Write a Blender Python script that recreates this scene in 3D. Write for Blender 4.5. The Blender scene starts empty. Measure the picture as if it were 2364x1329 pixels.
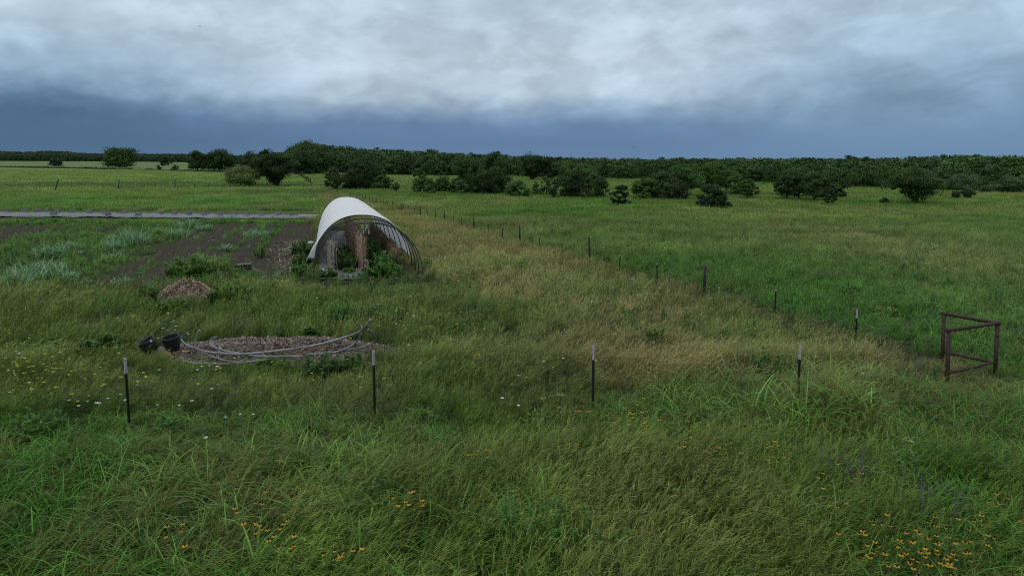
import bpy, math, random
import numpy as np

random.seed(7)
rng = np.random.default_rng(11)
S = bpy.context.scene
COL = S.collection
R = math.radians

# ------------------------------------------------------------------ camera
CAM_H, PITCH, F, CY = 5.25, math.atan(104 / 1576), 1576.0, 472.0     # photo is 2364 x 1329; focal length and optical centre in its pixels
cam_d = bpy.data.cameras.new('camera')
cam_d.sensor_width = 36.0
cam_d.lens = F / 2364.0 * 36.0
cam_d.shift_y = -(664.5 - CY) / 2364.0
cam_d.clip_start, cam_d.clip_end = 0.1, 9000.0
cam = bpy.data.objects.new('camera', cam_d)
COL.objects.link(cam)
cam.location = (0, 0, CAM_H)
cam.rotation_euler = (R(90) - PITCH, 0, 0)
S.camera = cam

# ------------------------------------------------------------------ exposure
S.view_settings.view_transform = 'Standard'
S.view_settings.look = 'None'
S.view_settings.exposure = 0.0
S.view_settings.gamma = 1.0
S.view_settings.use_curve_mapping = False
S.cycles.max_bounces = 5
S.cycles.diffuse_bounces = 3
S.cycles.glossy_bounces = 2
S.cycles.transmission_bounces = 3
S.cycles.transparent_max_bounces = 4
S.cycles.use_denoising = False
S.cycles.pixel_filter_type = 'BLACKMAN_HARRIS'
S.cycles.filter_width = 1.1

# ------------------------------------------------------------------ world: storm overcast
SUN_EL, SUN_ROT = R(52), R(215)
W = bpy.data.worlds.new('World'); S.world = W; W.use_nodes = True
nt = W.node_tree; nt.nodes.clear()


class NT:
    """small node helper"""
    def __init__(s, tree): s.t = tree
    def n(s, typ, **kw):
        nd = s.t.nodes.new(typ)
        for k, v in kw.items(): setattr(nd, k, v)
        return nd
    def put(s, sock, v):
        if hasattr(v, 'is_output') or isinstance(v, bpy.types.NodeSocket): s.t.links.new(v, sock)
        elif v is not None: sock.default_value = v
    def m(s, op, a, b=None, c=None, clamp=False):
        nd = s.n('ShaderNodeMath', operation=op); nd.use_clamp = clamp
        s.put(nd.inputs[0], a)
        if b is not None: s.put(nd.inputs[1], b)
        if c is not None: s.put(nd.inputs[2], c)
        return nd.outputs[0]
    def xyz(s, x, y, z):
        nd = s.n('ShaderNodeCombineXYZ')
        for k, v in enumerate((x, y, z)): s.put(nd.inputs[k], v)
        return nd.outputs[0]
    def noise(s, vec, scale=1.0, detail=4.0, rough=0.5, dist=0.0):
        nd = s.n('ShaderNodeTexNoise'); s.put(nd.inputs['Vector'], vec)
        nd.inputs['Scale'].default_value = scale; nd.inputs['Detail'].default_value = detail
        nd.inputs['Roughness'].default_value = rough; nd.inputs['Distortion'].default_value = dist
        return nd.outputs['Fac']
    def mix(s, f, a, b, mode='MIX'):
        nd = s.n('ShaderNodeMix', data_type='RGBA', blend_type=mode); nd.clamp_factor = True
        s.put(nd.inputs[0], f); s.put(nd.inputs[6], a); s.put(nd.inputs[7], b)
        return nd.outputs[2]
    def ramp(s, f, stops, interp='LINEAR'):
        nd = s.n('ShaderNodeValToRGB'); cr = nd.color_ramp; cr.interpolation = interp
        while len(cr.elements) < len(stops): cr.elements.new(0.5)
        for e, (p, c) in zip(cr.elements, stops):
            e.position = p; e.color = (*c, 1) if len(c) == 3 else c
        s.put(nd.inputs[0], f)
        return nd.outputs[0]
    def rng(s, v, a, b, c=0.0, d=1.0, smooth=True):
        nd = s.n('ShaderNodeMapRange'); nd.interpolation_type = 'SMOOTHSTEP' if smooth else 'LINEAR'
        s.put(nd.inputs[0], v)
        for k, q in zip((1, 2, 3, 4), (a, b, c, d)): nd.inputs[k].default_value = q
        return nd.outputs[0]


def lin(r, g, b):
    f = lambda c: (c / 255 / 12.92) if c <= 10.3 else ((c / 255 + .055) / 1.055) ** 2.4
    return (f(r), f(g), f(b))


w = NT(nt)
tc = w.n('ShaderNodeTexCoord').outputs['Generated']
sep = w.n('ShaderNodeSeparateXYZ'); nt.links.new(tc, sep.inputs[0])
el = w.m('MULTIPLY', w.m('ARCSINE', sep.outputs[2]), 57.2958)            # degrees above the horizon
az = w.m('MULTIPLY', w.m('ARCTAN2', sep.outputs[0], sep.outputs[1]), 57.2958)  # degrees right of view
# elevation drawn out sideways so that cloud banks lie flat
big = w.noise(w.xyz(w.m('MULTIPLY', az, .045), w.m('MULTIPLY', el, .16), 3.1), 1.0, 5, .5, .35)
tilt = w.m('SUBTRACT', el, w.m('MULTIPLY', az, .055))
mid = w.noise(w.xyz(w.m('MULTIPLY', az, .11), w.m('MULTIPLY', tilt, .27), 7.7), 1.0, 6, .5, .25)
fin = w.noise(w.xyz(w.m('MULTIPLY', az, .34), w.m('MULTIPLY', tilt, .60), 1.4), 1.0, 6, .5, .2)
warp = w.m('ADD', w.m('MULTIPLY', w.m('SUBTRACT', big, .5), 3.0), w.m('MULTIPLY', w.m('SUBTRACT', fin, .5), 1.6))
atten = w.rng(el, .8, 4.5)
e2 = w.m('DIVIDE', w.m('ADD', el, w.m('MULTIPLY', warp, atten)), 14.0)
left = w.ramp(e2, [(0, lin(80, 112, 143)), (.10, lin(74, 106, 139)), (.24, lin(79, 111, 146)), (.32, lin(96, 128, 161)),
                   (.43, lin(144, 172, 199)), (.60, lin(176, 201, 222)), (.8, lin(190, 210, 225)), (1, lin(190, 210, 225))])
cen = w.ramp(e2, [(0, lin(100, 131, 167)), (.10, lin(94, 125, 163)), (.20, lin(103, 134, 171)), (.30, lin(142, 168, 196)),
                  (.40, lin(182, 202, 219)), (.60, lin(197, 215, 231)), (.82, lin(191, 211, 227)), (1, lin(188, 208, 223))])
rig = w.ramp(e2, [(0, lin(107, 140, 173)), (.12, lin(111, 144, 178)), (.28, lin(126, 157, 188)), (.42, lin(146, 174, 201)),
                  (.60, lin(168, 193, 214)), (.8, lin(178, 201, 220)), (1, lin(180, 203, 221))])
ck = w.mix(w.rng(az, -36, -8), left, cen)
ck = w.mix(w.rng(az, 6, 30), ck, rig)
puf = w.noise(w.xyz(w.m('MULTIPLY', az, .20), w.m('MULTIPLY', tilt, .38), 12.3), 1.0, 9, .55, .35)
edge = w.rng(puf, .40, .62, -.075, .075)                     # firmer lit edges on the cloud lumps
lum = w.m('ADD', 1.0, w.m('MULTIPLY', w.m('ADD', w.m('MULTIPLY', w.m('SUBTRACT', mid, .5), .66), w.m('ADD', edge, w.m('MULTIPLY', w.m('SUBTRACT', fin, .5), .35))), atten))
clouds = w.n('ShaderNodeVectorMath', operation='SCALE'); nt.links.new(ck, clouds.inputs[0]); nt.links.new(lum, clouds.inputs[3])
# the unseen upper sky: even bright overcast with slow variation
hi = w.mix(w.noise(tc, 2.2, 4, .5), (.74, .79, .82, 1), (1.02, 1.05, 1.06, 1))
allc = w.mix(w.rng(el, 13, 30), clouds.outputs[0], hi)
allc = w.mix(w.rng(el, -1.0, 0.0), lin(102, 130, 160) + (1,), allc)
sky = w.n('ShaderNodeTexSky', sky_type='NISHITA'); sky.sun_disc = False
sky.sun_elevation = SUN_EL; sky.sun_rotation = SUN_ROT
bg1 = w.n('ShaderNodeBackground'); w.put(bg1.inputs[0], allc); bg1.inputs[1].default_value = 1.0
bg2 = w.n('ShaderNodeBackground'); w.put(bg2.inputs[0], sky.outputs[0]); bg2.inputs[1].default_value = 0.05
mxs = w.n('ShaderNodeMixShader'); mxs.inputs[0].default_value = .06       # a little clear-sky light behind the cloud
nt.links.new(bg1.outputs[0], mxs.inputs[1]); nt.links.new(bg2.outputs[0], mxs.inputs[2])
wo = w.n('ShaderNodeOutputWorld'); nt.links.new(mxs.outputs[0], wo.inputs[0])

sun_d = bpy.data.lights.new('sun', 'SUN'); sun_d.energy = 0.8; sun_d.angle = R(25); sun_d.color = (1, .96, .90)
sun = bpy.data.objects.new('sun', sun_d); COL.objects.link(sun)
sun.rotation_euler = (R(90) - SUN_EL, 0, R(180) - SUN_ROT + R(0))

# ------------------------------------------------------------------ photo <-> ground
CP, SP = math.cos(PITCH), math.sin(PITCH)


def at(px, py, z=0.0):
    """world point at height z seen at photo pixel"""
    u, v = (px - 1182) / F, (CY - py) / F
    d = (u, CP + v * SP, -SP + v * CP)
    t = (z - CAM_H) / d[2]
    return np.array((d[0] * t, d[1] * t, z))


def atY(px, py, Y):
    u, v = (px - 1182) / F, (CY - py) / F
    d = (u, CP + v * SP, -SP + v * CP)
    t = Y / d[1]
    return np.array((d[0] * t, Y, CAM_H + d[2] * t))


def pix(x, y, z=0.0):
    x, y = np.asarray(x, float), np.asarray(y, float)
    dz = z - CAM_H
    dep = np.maximum(y * CP - dz * SP, .01)
    return 1182 + F * x / dep, CY - F * (y * SP + dz * CP) / dep


def vnoise(x, y, scale, seed=0):
    x, y = np.asarray(x, float) / scale, np.asarray(y, float) / scale
    xi, yi = np.floor(x).astype(np.int64), np.floor(y).astype(np.int64)
    fx, fy = x - xi, y - yi
    fx, fy = fx * fx * (3 - 2 * fx), fy * fy * (3 - 2 * fy)
    def h(a, b):
        n = (a * 374761393 + b * 668265263 + seed * 1442695041) & 0x7fffffff
        n = ((n ^ (n >> 13)) * 1274126177) & 0x7fffffff
        return ((n ^ (n >> 16)) & 0xffff) / 65535.0
    return (h(xi, yi) * (1 - fx) + h(xi + 1, yi) * fx) * (1 - fy) + (h(xi, yi + 1) * (1 - fx) + h(xi + 1, yi + 1) * fx) * fy


def fbm(x, y, scale, seed=0, o=3):
    s, a, t = 0, 1, 0
    for k in range(o):
        s = s + a * vnoise(x, y, scale / 2 ** k, seed + k * 17); t += a; a *= .55
    return s / t


def sstep(v, a, b):
    t = np.clip((v - a) / (b - a), 0, 1)
    return t * t * (3 - 2 * t)


def inpoly(px, py, poly):
    px, py = np.asarray(px, float), np.asarray(py, float)
    ins = np.zeros(px.shape, bool)
    n = len(poly)
    for i in range(n):
        x1, y1 = poly[i]; x2, y2 = poly[(i + 1) % n]
        if y1 == y2: continue
        c = ((y1 > py) != (y2 > py)) & (px < (x2 - x1) * (py - y1) / (y2 - y1) + x1)
        ins ^= c
    return ins


def hz(x, y):
    """ground height"""
    x, y = np.asarray(x, float), np.asarray(y, float)
    near = 1 - sstep(y, 150, 400)
    z = (fbm(x, y, 9, 5) - .5) * .16 + (fbm(x, y, 2.2, 9, 2) - .5) * .07
    r = x + .25 * (y - 30)
    crop = ((y > 27) & (y < 56) & (r < -8.8) & (r > -45)).astype(float)
    z = z + crop * .08 * np.sin(r * 2 * np.pi / 1.5)
    far = 2.2 * sstep(y, 420, 1100) * (1 - sstep(x, -60, 150))
    return z * near + far


# ------------------------------------------------------------------ regions of the ground, outlines found on the photo and laid on the ground
def FX(y): return 18.3 - .43 * y                       # the long fence line: x at distance y
SOIL = [(188, 662), (300, 600), (420, 545), (520, 516), (732, 520), (722, 645), (620, 648), (560, 622), (470, 600), (330, 668)]
SOIL2 = [(-400, 523), (170, 521), (95, 538), (-10, 562), (-400, 600)]


def soil_mask(x, y):
    px, py = pix(x, y)
    n = fbm(x, y, 2.0, 31); n2 = fbm(x, y, .7, 37, 2)
    r = x + .25 * (y - 30)
    rows = .5 + .5 * np.sin(r * 2 * np.pi / 1.5)
    a = inpoly(px + (n - .5) * 26, py + (n2 - .5) * 14, SOIL)
    v = a * np.clip(.52 + .85 * (rows - .3) + (n - .5) * 1.6 + (n2 - .5) * 1.0, 0, 1)
    deb = a & (r > -11.9)
    v = np.where(deb, np.clip(v + .55, 0, 1), v)
    s1 = a & (r < -15.6) & (r > -18.9)
    v = np.where(s1, np.clip(v + .3, 0, 1), v)
    b = inpoly(px, py, SOIL2)
    v = np.where(b, np.clip(.98 + .35 * np.sin(r * 2 * np.pi / 1.9), 0, 1.1), v)
    # small bare patch beyond the long grass, left
    c = ((px - 215) / 60) ** 2 + ((py - 533) / 9) ** 2 < 1
    v = np.where(c, np.clip(v + .9 * n, 0, 1), v)
    return v


def base_tint(x, y):
    """local grass colour (linear albedo)"""
    x, y = np.asarray(x, float), np.asarray(y, float)
    px, py = pix(x, y)
    wob = np.clip(500 / np.maximum(y, 5), 8, 60)
    px = px + (fbm(x, y, 2.1, 61) - .5) * wob * 2.6; py = py + (fbm(x, y, 1.7, 62) - .5) * wob * 1.5
    n1 = fbm(x, y, 11, 3); n2 = fbm(x, y, 3.3, 8); n3 = fbm(x, y, 38, 14)
    g = np.zeros(x.shape + (3,))
    right = x > FX(y)
    olive = np.array((.110, .152, .047)); straw = np.array((.178, .182, .080)); green = np.array((.082, .160, .026))
    ygreen = np.array((.112, .192, .048)); brown = np.array((.135, .105, .062)); deep = np.array((.055, .114, .020))
    # left side default: far fields yellow green
    farl = ygreen * 1.0 + (n1[..., None] - .5) * np.array((.07, .05, .02))
    midl = olive + (n1[..., None] - .45) * (straw - green) * .9
    g = np.where((y > 62)[..., None], farl, midl)
    # strip between the tunnel and the long fence: straw and olive
    d = FX(y) - x
    path = (d > 0) & (x > -6.0 - .33 * (y - 30) + 3.0 - 2.2 * sstep(y, 26, 34)) & (y > 15)
    pc = (olive * .50 + straw * .50) * 1.14 + (n2[..., None] - .5) * (straw - green) * 1.3
    g = np.where(path[..., None], pc, g)
    # right field
    rc = green * .58 + ygreen * .38 + np.array((.002, .0, .006)) + (n1[..., None] - .5) * (straw - deep) * .95 + (n2[..., None] - .5) * (ygreen - deep) * .6
    g = np.where(right[..., None], rc, g)
    dry = right & inpoly(px, py, [(1900, 580), (2060, 560), (2364, 590), (2364, 650), (2150, 640), (1980, 605)])
    g = np.where(dry[..., None], g * .55 + straw * .5, g)
    # brown weeds along the fence line
    band = np.exp(-((d - .15) / .75) ** 2) * (y < 85)
    g = g * (1 - .34 * band[..., None]) + brown * .34 * band[..., None]
    # bright crop strip beyond the fabric
    cs = (x < -9) & (y > 71) & (y < 88 + 2 * (n2 * 4)) & (px < 735)
    k = (fbm(x, y, 4, 51, 2) > .42) & cs
    g = np.where(k[..., None], np.array((.078, .185, .040)), g)
    # darker, slightly bluer bands across the far left field
    dark_band = (x < FX(y)) & (y > 125) & (y < 150) | ((~right) & (y > 100) & (y < 112) & (px > 540) & (px < 860))
    g = np.where(dark_band[..., None], g * np.array((.62, .72, .75)), g)
    # front: lush
    fr = (py > 905)
    fc = green * .9 + (n2[..., None] - .5) * (straw - deep) * .9
    fw = np.clip(sstep(py, 880, 990), 0, 1)[..., None]
    g = g * (1 - fw) + fc * fw
    seed = inpoly(px, py, [(1290, 1130), (1500, 1080), (1750, 1180), (1900, 1400), (1330, 1400)])
    g = np.where(seed[..., None], g * .72 + (straw * .6 + brown * .4) * .24, g)
    g = g * (.86 + .28 * n3[..., None])
    # crop patch between the rows
    cp = (~right) & (y > 27.5) & (y < 58) & (x < -9.2 - .3 * (y - 30))
    g = np.where(cp[..., None], np.array((.125, .235, .048)) * (.65 + .7 * n2[..., None]), g)
    lm = (px < 820) & (py > 655) & (py < 905)
    g = np.where(lm[..., None], (olive * .75 + green * .35 + (n2[..., None] - .5) * (straw - green) * .8), g)
    # small patches: flattened, dying, fresh
    n4 = fbm(x, y, 1.5, 131, 3); n5 = fbm(x, y, 4.5, 137, 3)
    g = g * (.66 + .68 * n4[..., None])
    g = g * (1 - .08 * (1 - sstep(y, 11, 16)))[..., None]  # foreground darkening put into the grass colour
    dead = sstep(n5, .56, .72)[..., None] * .30 * (~cp)[..., None]
    g = g * (1 - dead) + np.array((.125, .108, .058)) * dead
    return np.clip(g, .012, .5)


# ------------------------------------------------------------------ object helpers
def props(o, label=None, cat=None, group=None, kind=None):
    if label: o['label'] = label
    if cat: o['category'] = cat
    if group: o['group'] = group
    if kind: o['kind'] = kind
    return o


def empty(name, loc, label, cat, group=None, rz=0):
    o = bpy.data.objects.new(name, None); COL.objects.link(o)
    o.location = loc; o.rotation_euler[2] = rz; o.empty_display_size = .3
    return props(o, label, cat, group)


def npmesh(name, V, Q, colr=None, smooth=False, tri=None):
    me = bpy.data.meshes.new(name)
    V = np.asarray(V, np.float32).reshape(-1, 3)
    Q = np.asarray(Q, np.int32)
    k = Q.shape[1]
    me.vertices.add(len(V)); me.vertices.foreach_set('co', V.ravel())
    me.loops.add(Q.size); me.loops.foreach_set('vertex_index', Q.ravel())
    me.polygons.add(len(Q)); me.polygons.foreach_set('loop_start', np.arange(0, Q.size, k, dtype=np.int32))
    if smooth: me.polygons.foreach_set('use_smooth', np.ones(len(Q), bool))
    me.update(calc_edges=True)
    if colr is not None:
        a = me.color_attributes.new('col', 'FLOAT_COLOR', 'POINT')
        c = np.ones((len(V), 4), np.float32); c[:, :3] = colr
        a.data.foreach_set('color', c.ravel())
    return me


def link(name, me, mat, parent=None, loc=None):
    o = bpy.data.objects.new(name, me); COL.objects.link(o)
    if mat is not None and not me.materials: me.materials.append(mat)
    if parent is not None: o.parent = parent
    if loc is not None: o.location = loc
    return o


class MB:
    def __init__(s): s.v, s.f, s.c = [], [], []
    def add(s, vs, fs):
        b = len(s.v); s.v += [tuple(map(float, p)) for p in vs]; s.f += [tuple(i + b for i in f) for f in fs]
    def tube(s, pts, rad, n=8, cap=True):
        pts = [np.array(p, float) for p in pts]
        rad = [rad] * len(pts) if np.isscalar(rad) else list(rad)
        ring = []; prev = None
        for i, p in enumerate(pts):
            t = pts[min(i + 1, len(pts) - 1)] - pts[max(i - 1, 0)]
            t = t / (np.linalg.norm(t) + 1e-9)
            if prev is None:
                a = np.array((0, 0, 1.)) if abs(t[2]) < .9 else np.array((1., 0, 0))
                u = np.cross(t, a)
            else:
                u = prev - t * prev.dot(t)
            u /= np.linalg.norm(u) + 1e-9; prev = u
            v = np.cross(t, u)
            ring.append([p + rad[i] * (math.cos(k * 2 * math.pi / n) * u + math.sin(k * 2 * math.pi / n) * v) for k in range(n)])
        vs = [q for r_ in ring for q in r_]; fs = []
        for i in range(len(pts) - 1):
            for k in range(n):
                a, b = i * n + k, i * n + (k + 1) % n
                fs.append((a, b, b + n, a + n))
        if cap: fs += [tuple(range(n))[::-1], tuple(range((len(pts) - 1) * n, len(pts) * n))]
        s.add(vs, fs)
    def box(s, c, size, rz=0, lean=(0, 0)):
        hx, hy, h = size[0] / 2, size[1] / 2, size[2] / 2
        vs = []
        for dz in (-h, h):
            for dx, dy in ((-hx, -hy), (hx, -hy), (hx, hy), (-hx, hy)):
                x = dx * math.cos(rz) - dy * math.sin(rz) + lean[0] * (dz + h)
                y = dx * math.sin(rz) + dy * math.cos(rz) + lean[1] * (dz + h)
                vs.append((c[0] + x, c[1] + y, c[2] + dz))
        s.add(vs, [(3, 2, 1, 0), (4, 5, 6, 7), (0, 1, 5, 4), (1, 2, 6, 5), (2, 3, 7, 6), (3, 0, 4, 7)])
    def build(s, name, mat, parent=None, smooth=False, bevel=0):
        me = bpy.data.meshes.new(name); me.from_pydata(s.v, [], s.f); me.update()
        if smooth: me.polygons.foreach_set('use_smooth', np.ones(len(me.polygons), bool))
        o = link(name, me, mat, parent)
        if bevel:
            b = o.modifiers.new('bevel', 'BEVEL'); b.width = bevel; b.segments = 2; b.limit_method = 'ANGLE'
        return o


# ------------------------------------------------------------------ materials
def newmat(name):
    m = bpy.data.materials.new(name); m.use_nodes = True
    t = m.node_tree; t.nodes.clear()
    return m, NT(t)


def leafmat(name, instanced=False, trans=.35, rough=.55, spec=.25, var=.35, vscale=.9):
    m, q = newmat(name)
    c = q.n('ShaderNodeAttribute', attribute_name='col').outputs['Color']
    if instanced:
        a = q.n('ShaderNodeAttribute', attribute_name='itint', attribute_type='INSTANCER').outputs['Color']
        c = q.mix(1.0, c, a, 'MULTIPLY')
    pos = q.n('ShaderNodeNewGeometry').outputs['Position']
    nz = q.noise(pos, vscale, 3, .6)
    f = q.m('ADD', q.m('MULTIPLY', nz, var * 2), 1 - var)
    vm = q.n('ShaderNodeVectorMath', operation='SCALE'); q.put(vm.inputs[0], c); q.put(vm.inputs[3], f)
    p = q.n('ShaderNodeBsdfPrincipled'); q.put(p.inputs['Base Color'], vm.outputs[0])
    p.inputs['Roughness'].default_value = rough; p.inputs['Specular IOR Level'].default_value = spec
    tr = q.n('ShaderNodeBsdfTranslucent'); q.put(tr.inputs[0], vm.outputs[0])
    mx = q.n('ShaderNodeMixShader'); mx.inputs[0].default_value = trans
    q.t.links.new(p.outputs[0], mx.inputs[1]); q.t.links.new(tr.outputs[0], mx.inputs[2])
    o = q.n('ShaderNodeOutputMaterial'); q.t.links.new(mx.outputs[0], o.inputs[0])
    return m


def simple(name, c1, c2=None, scale=6, rough=.7, metal=0, spec=.4, bump=0, detail=5, bscale=None, stretch=(1, 1, 1), lo=.35, hi_=.65):
    m, q = newmat(name)
    tcn = q.n('ShaderNodeTexCoord').outputs['Object']
    mp = q.n('ShaderNodeMapping'); q.put(mp.inputs[0], tcn); mp.inputs['Scale'].default_value = stretch
    p = q.n('ShaderNodeBsdfPrincipled')
    if c2 is not None:
        f = q.rng(q.noise(mp.outputs[0], scale, detail, .6), lo, hi_, 0, 1)
        q.put(p.inputs['Base Color'], q.mix(f, (*c1, 1), (*c2, 1)))
    else: p.inputs['Base Color'].default_value = (*c1, 1)
    p.inputs['Roughness'].default_value = rough; p.inputs['Metallic'].default_value = metal
    p.inputs['Specular IOR Level'].default_value = spec
    if bump:
        b = q.n('ShaderNodeBump'); b.inputs['Strength'].default_value = bump; b.inputs['Distance'].default_value = .02
        q.put(b.inputs['Height'], q.noise(mp.outputs[0], bscale or scale * 2, 5, .6)); q.t.links.new(b.outputs[0], p.inputs['Normal'])
    o = q.n('ShaderNodeOutputMaterial'); q.t.links.new(p.outputs[0], o.inputs[0])
    return m


M_GRASS = leafmat('grass_blades', True, .30, .5, .22, .30, .8)
M_LEAF = leafmat('tree_leaves', False, .25, .6, .15, .38, .55)
M_PLANT = leafmat('plant_leaves', False, .30, .5, .2, .22, 1.6)
M_WOOD = leafmat('woodland_leaves', True, .25, .65, .15, .3, .12)
M_BARK = simple('bark', (.075, .06, .048), (.035, .028, .022), 9, .9, bump=.5)
M_POSTW = simple('weathered_dark_wood', (.014, .012, .010), (.034, .029, .025), 14, .85, bump=.4, stretch=(1, 1, .15))
M_TPOST = simple('dark_painted_steel', (.010, .013, .012), (.022, .024, .022), 30, .55, .2)
M_WHITE = simple('worn_white_paint', (.38, .385, .37), (.15, .15, .14), 30, .6, lo=.45, hi_=.75)
M_RUSTP = simple('rusted_brown_pipe', (.052, .030, .022), (.028, .018, .015), 16, .72, .25, bump=.35, bscale=60)
M_WIRE = simple('fence_wire', (.06, .06, .055), (.04, .035, .03), 30, .6, .5)
M_PVC = simple('grey_conduit', (.21, .225, .245), (.10, .105, .115), 5, .45, .25)
M_RUST = simple('orange_rust', (.30, .13, .06), (.15, .07, .04), 18, .8, bump=.3)
M_POT = simple('black_plastic', (.007, .008, .010), (.014, .015, .017), 12, .45)
M_HOOP = simple('dark_green_pipe', (.012, .018, .017), (.022, .028, .026), 8, .5, .1)
M_ROPE = simple('pale_rope', (.55, .55, .53), None, rough=.8)
M_BLOCK = simple('concrete_block', (.19, .19, .19), (.11, .11, .11), 22, .95, bump=.4)
M_PALE = simple('pale_board', (.46, .46, .44), (.33, .33, .32), 12, .8)
M_BIRD = simple('dark_feathers', (.02, .02, .02), (.04, .035, .03), 20, .8)

# chips
m, q = newmat('wood_chips'); M_CHIP = m
c = q.n('ShaderNodeAttribute', attribute_name='col').outputs['Color']
p = q.n('ShaderNodeBsdfPrincipled'); q.put(p.inputs['Base Color'], c); p.inputs['Roughness'].default_value = .9
o = q.n('ShaderNodeOutputMaterial'); q.t.links.new(p.outputs[0], o.inputs[0])

# tunnel cover: translucent woven film with a fine diamond of tie cords
m, q = newmat('white_woven_film'); M_FILM = m
tcn = q.n('ShaderNodeTexCoord').outputs['Object']
nz = q.noise(tcn, 1.3, 5, .6); nf = q.noise(tcn, 9, 3, .6)
cc = q.mix(q.rng(nz, .35, .7), (.88, .90, .92, 1), (.80, .83, .87, 1))
cc = q.mix(q.rng(nf, .55, .8, 0, .35), cc, (.55, .58, .64, 1))
uvn = q.n('ShaderNodeAttribute', attribute_name='suv').outputs['Vector']
sp2 = q.n('ShaderNodeSeparateXYZ'); q.put(sp2.inputs[0], uvn)
def lines(expr, per, wd):
    fr = q.m('FRACT', q.m('DIVIDE', expr, per))
    return q.m('LESS_THAN', q.m('ABSOLUTE', q.m('SUBTRACT', fr, .5)), wd)
l1 = lines(q.m('ADD', sp2.outputs[0], q.m('MULTIPLY', sp2.outputs[1], 1.0)), .42, .045)
l2 = lines(q.m('SUBTRACT', sp2.outputs[0], q.m('MULTIPLY', sp2.outputs[1], 1.0)), .42, .045)
cc = q.mix(q.m('MULTIPLY', q.m('MAXIMUM', l1, l2), .38), cc, (.45, .48, .55, 1))
p = q.n('ShaderNodeBsdfPrincipled'); q.put(p.inputs['Base Color'], cc); p.inputs['Roughness'].default_value = .5
tr = q.n('ShaderNodeBsdfTranslucent'); q.put(tr.inputs[0], cc)
bp = q.n('ShaderNodeBump'); bp.inputs['Strength'].default_value = .6; bp.inputs['Distance'].default_value = .12
q.put(bp.inputs['Height'], q.noise(tcn, 3.0, 4, .6)); q.t.links.new(bp.outputs[0], p.inputs['Normal'])
mx = q.n('ShaderNodeMixShader'); mx.inputs[0].default_value = .30
q.t.links.new(p.outputs[0], mx.inputs[1]); q.t.links.new(tr.outputs[0], mx.inputs[2])
o = q.n('ShaderNodeOutputMaterial'); q.t.links.new(mx.outputs[0], o.inputs[0])

M_FABRIC = simple('landscape_fabric', (.085, .092, .105), (.045, .048, .057), 1.6, .5, bump=.5, bscale=4, spec=.5)
M_FABRIC2 = simple('landscape_fabric_inside', (.13, .13, .15), (.075, .075, .088), 2.4, .6, bump=.5, bscale=5)

# ground
m, q = newmat('field_ground'); M_GROUND = m
c = q.n('ShaderNodeAttribute', attribute_name='col').outputs['Color']
so = q.n('ShaderNodeAttribute', attribute_name='soil').outputs['Fac']
pos = q.n('ShaderNodeNewGeometry').outputs['Position']
n1 = q.noise(pos, 3.5, 6, .65); n2 = q.noise(pos, .35, 5, .6); n3 = q.noise(pos, .05, 4, .55)
f = q.m('MULTIPLY', q.m('ADD', .35, q.m('MULTIPLY', n1, 1.3)), q.m('ADD', .6, q.m('MULTIPLY', n2, .8)))
f = q.m('MULTIPLY', f, q.m('ADD', .65, q.m('MULTIPLY', n3, .7)))
vm = q.n('ShaderNodeVectorMath', operation='SCALE'); q.put(vm.inputs[0], c); q.put(vm.inputs[3], f)
ns = q.noise(pos, 7, 6, .7)
sc = q.mix(q.rng(ns, .35, .7), (.020, .016, .014, 1), (.070, .056, .044, 1))
cf = q.mix(so, vm.outputs[0], sc)
p = q.n('ShaderNodeBsdfPrincipled'); q.put(p.inputs['Base Color'], cf); p.inputs['Roughness'].default_value = .95
p.inputs['Specular IOR Level'].default_value = .1
bp = q.n('ShaderNodeBump'); bp.inputs['Strength'].default_value = .9; bp.inputs['Distance'].default_value = .08
q.put(bp.inputs['Height'], q.noise(pos, 5, 6, .7)); q.t.links.new(bp.outputs[0], p.inputs['Normal'])
o = q.n('ShaderNodeOutputMaterial'); q.t.links.new(p.outputs[0], o.inputs[0])

# ------------------------------------------------------------------ ground sheet
def axis(segs):
    out = [segs[0][0]]
    for a, b, st in segs:
        n = max(1, int(round((b - a) / st)))
        out += list(np.linspace(a, b, n + 1)[1:])
    return np.array(out)


gx = axis([(-5000, -1000, 500), (-1000, -200, 50), (-200, -50, 5), (-50, 30, .4), (30, 150, 4), (150, 1000, 50), (1000, 5000, 500)])
gy = axis([(-300, 0, 30), (0, 5, 1.0), (5, 70, .4), (70, 160, 2), (160, 500, 10), (500, 1500, 50), (1500, 8000, 500)])
X, Y = np.meshgrid(gx, gy)
Z = hz(X, Y)
nx, ny = len(gx), len(gy)
idx = np.arange(nx * ny).reshape(ny, nx)
Q = np.stack([idx[:-1, :-1], idx[:-1, 1:], idx[1:, 1:], idx[1:, :-1]], -1).reshape(-1, 4)
gcol = base_tint(X, Y)
# near the camera the sheet is only seen between the blades: earth and thatch, colour darkened for shaded gaps
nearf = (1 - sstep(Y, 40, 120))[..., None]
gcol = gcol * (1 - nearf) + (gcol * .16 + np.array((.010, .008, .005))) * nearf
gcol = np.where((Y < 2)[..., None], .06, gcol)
fr_ = sstep(Y, 250, 500)[..., None]; gcol = gcol * (1 - fr_) + (gcol * .45 + np.array((.055, .075, .038)) * .8) * fr_
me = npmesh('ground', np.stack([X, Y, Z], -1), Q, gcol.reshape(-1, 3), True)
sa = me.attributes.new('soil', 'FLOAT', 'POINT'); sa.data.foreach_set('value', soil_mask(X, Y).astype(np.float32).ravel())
props(link('ground', me, M_GROUND), kind='structure')


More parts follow.
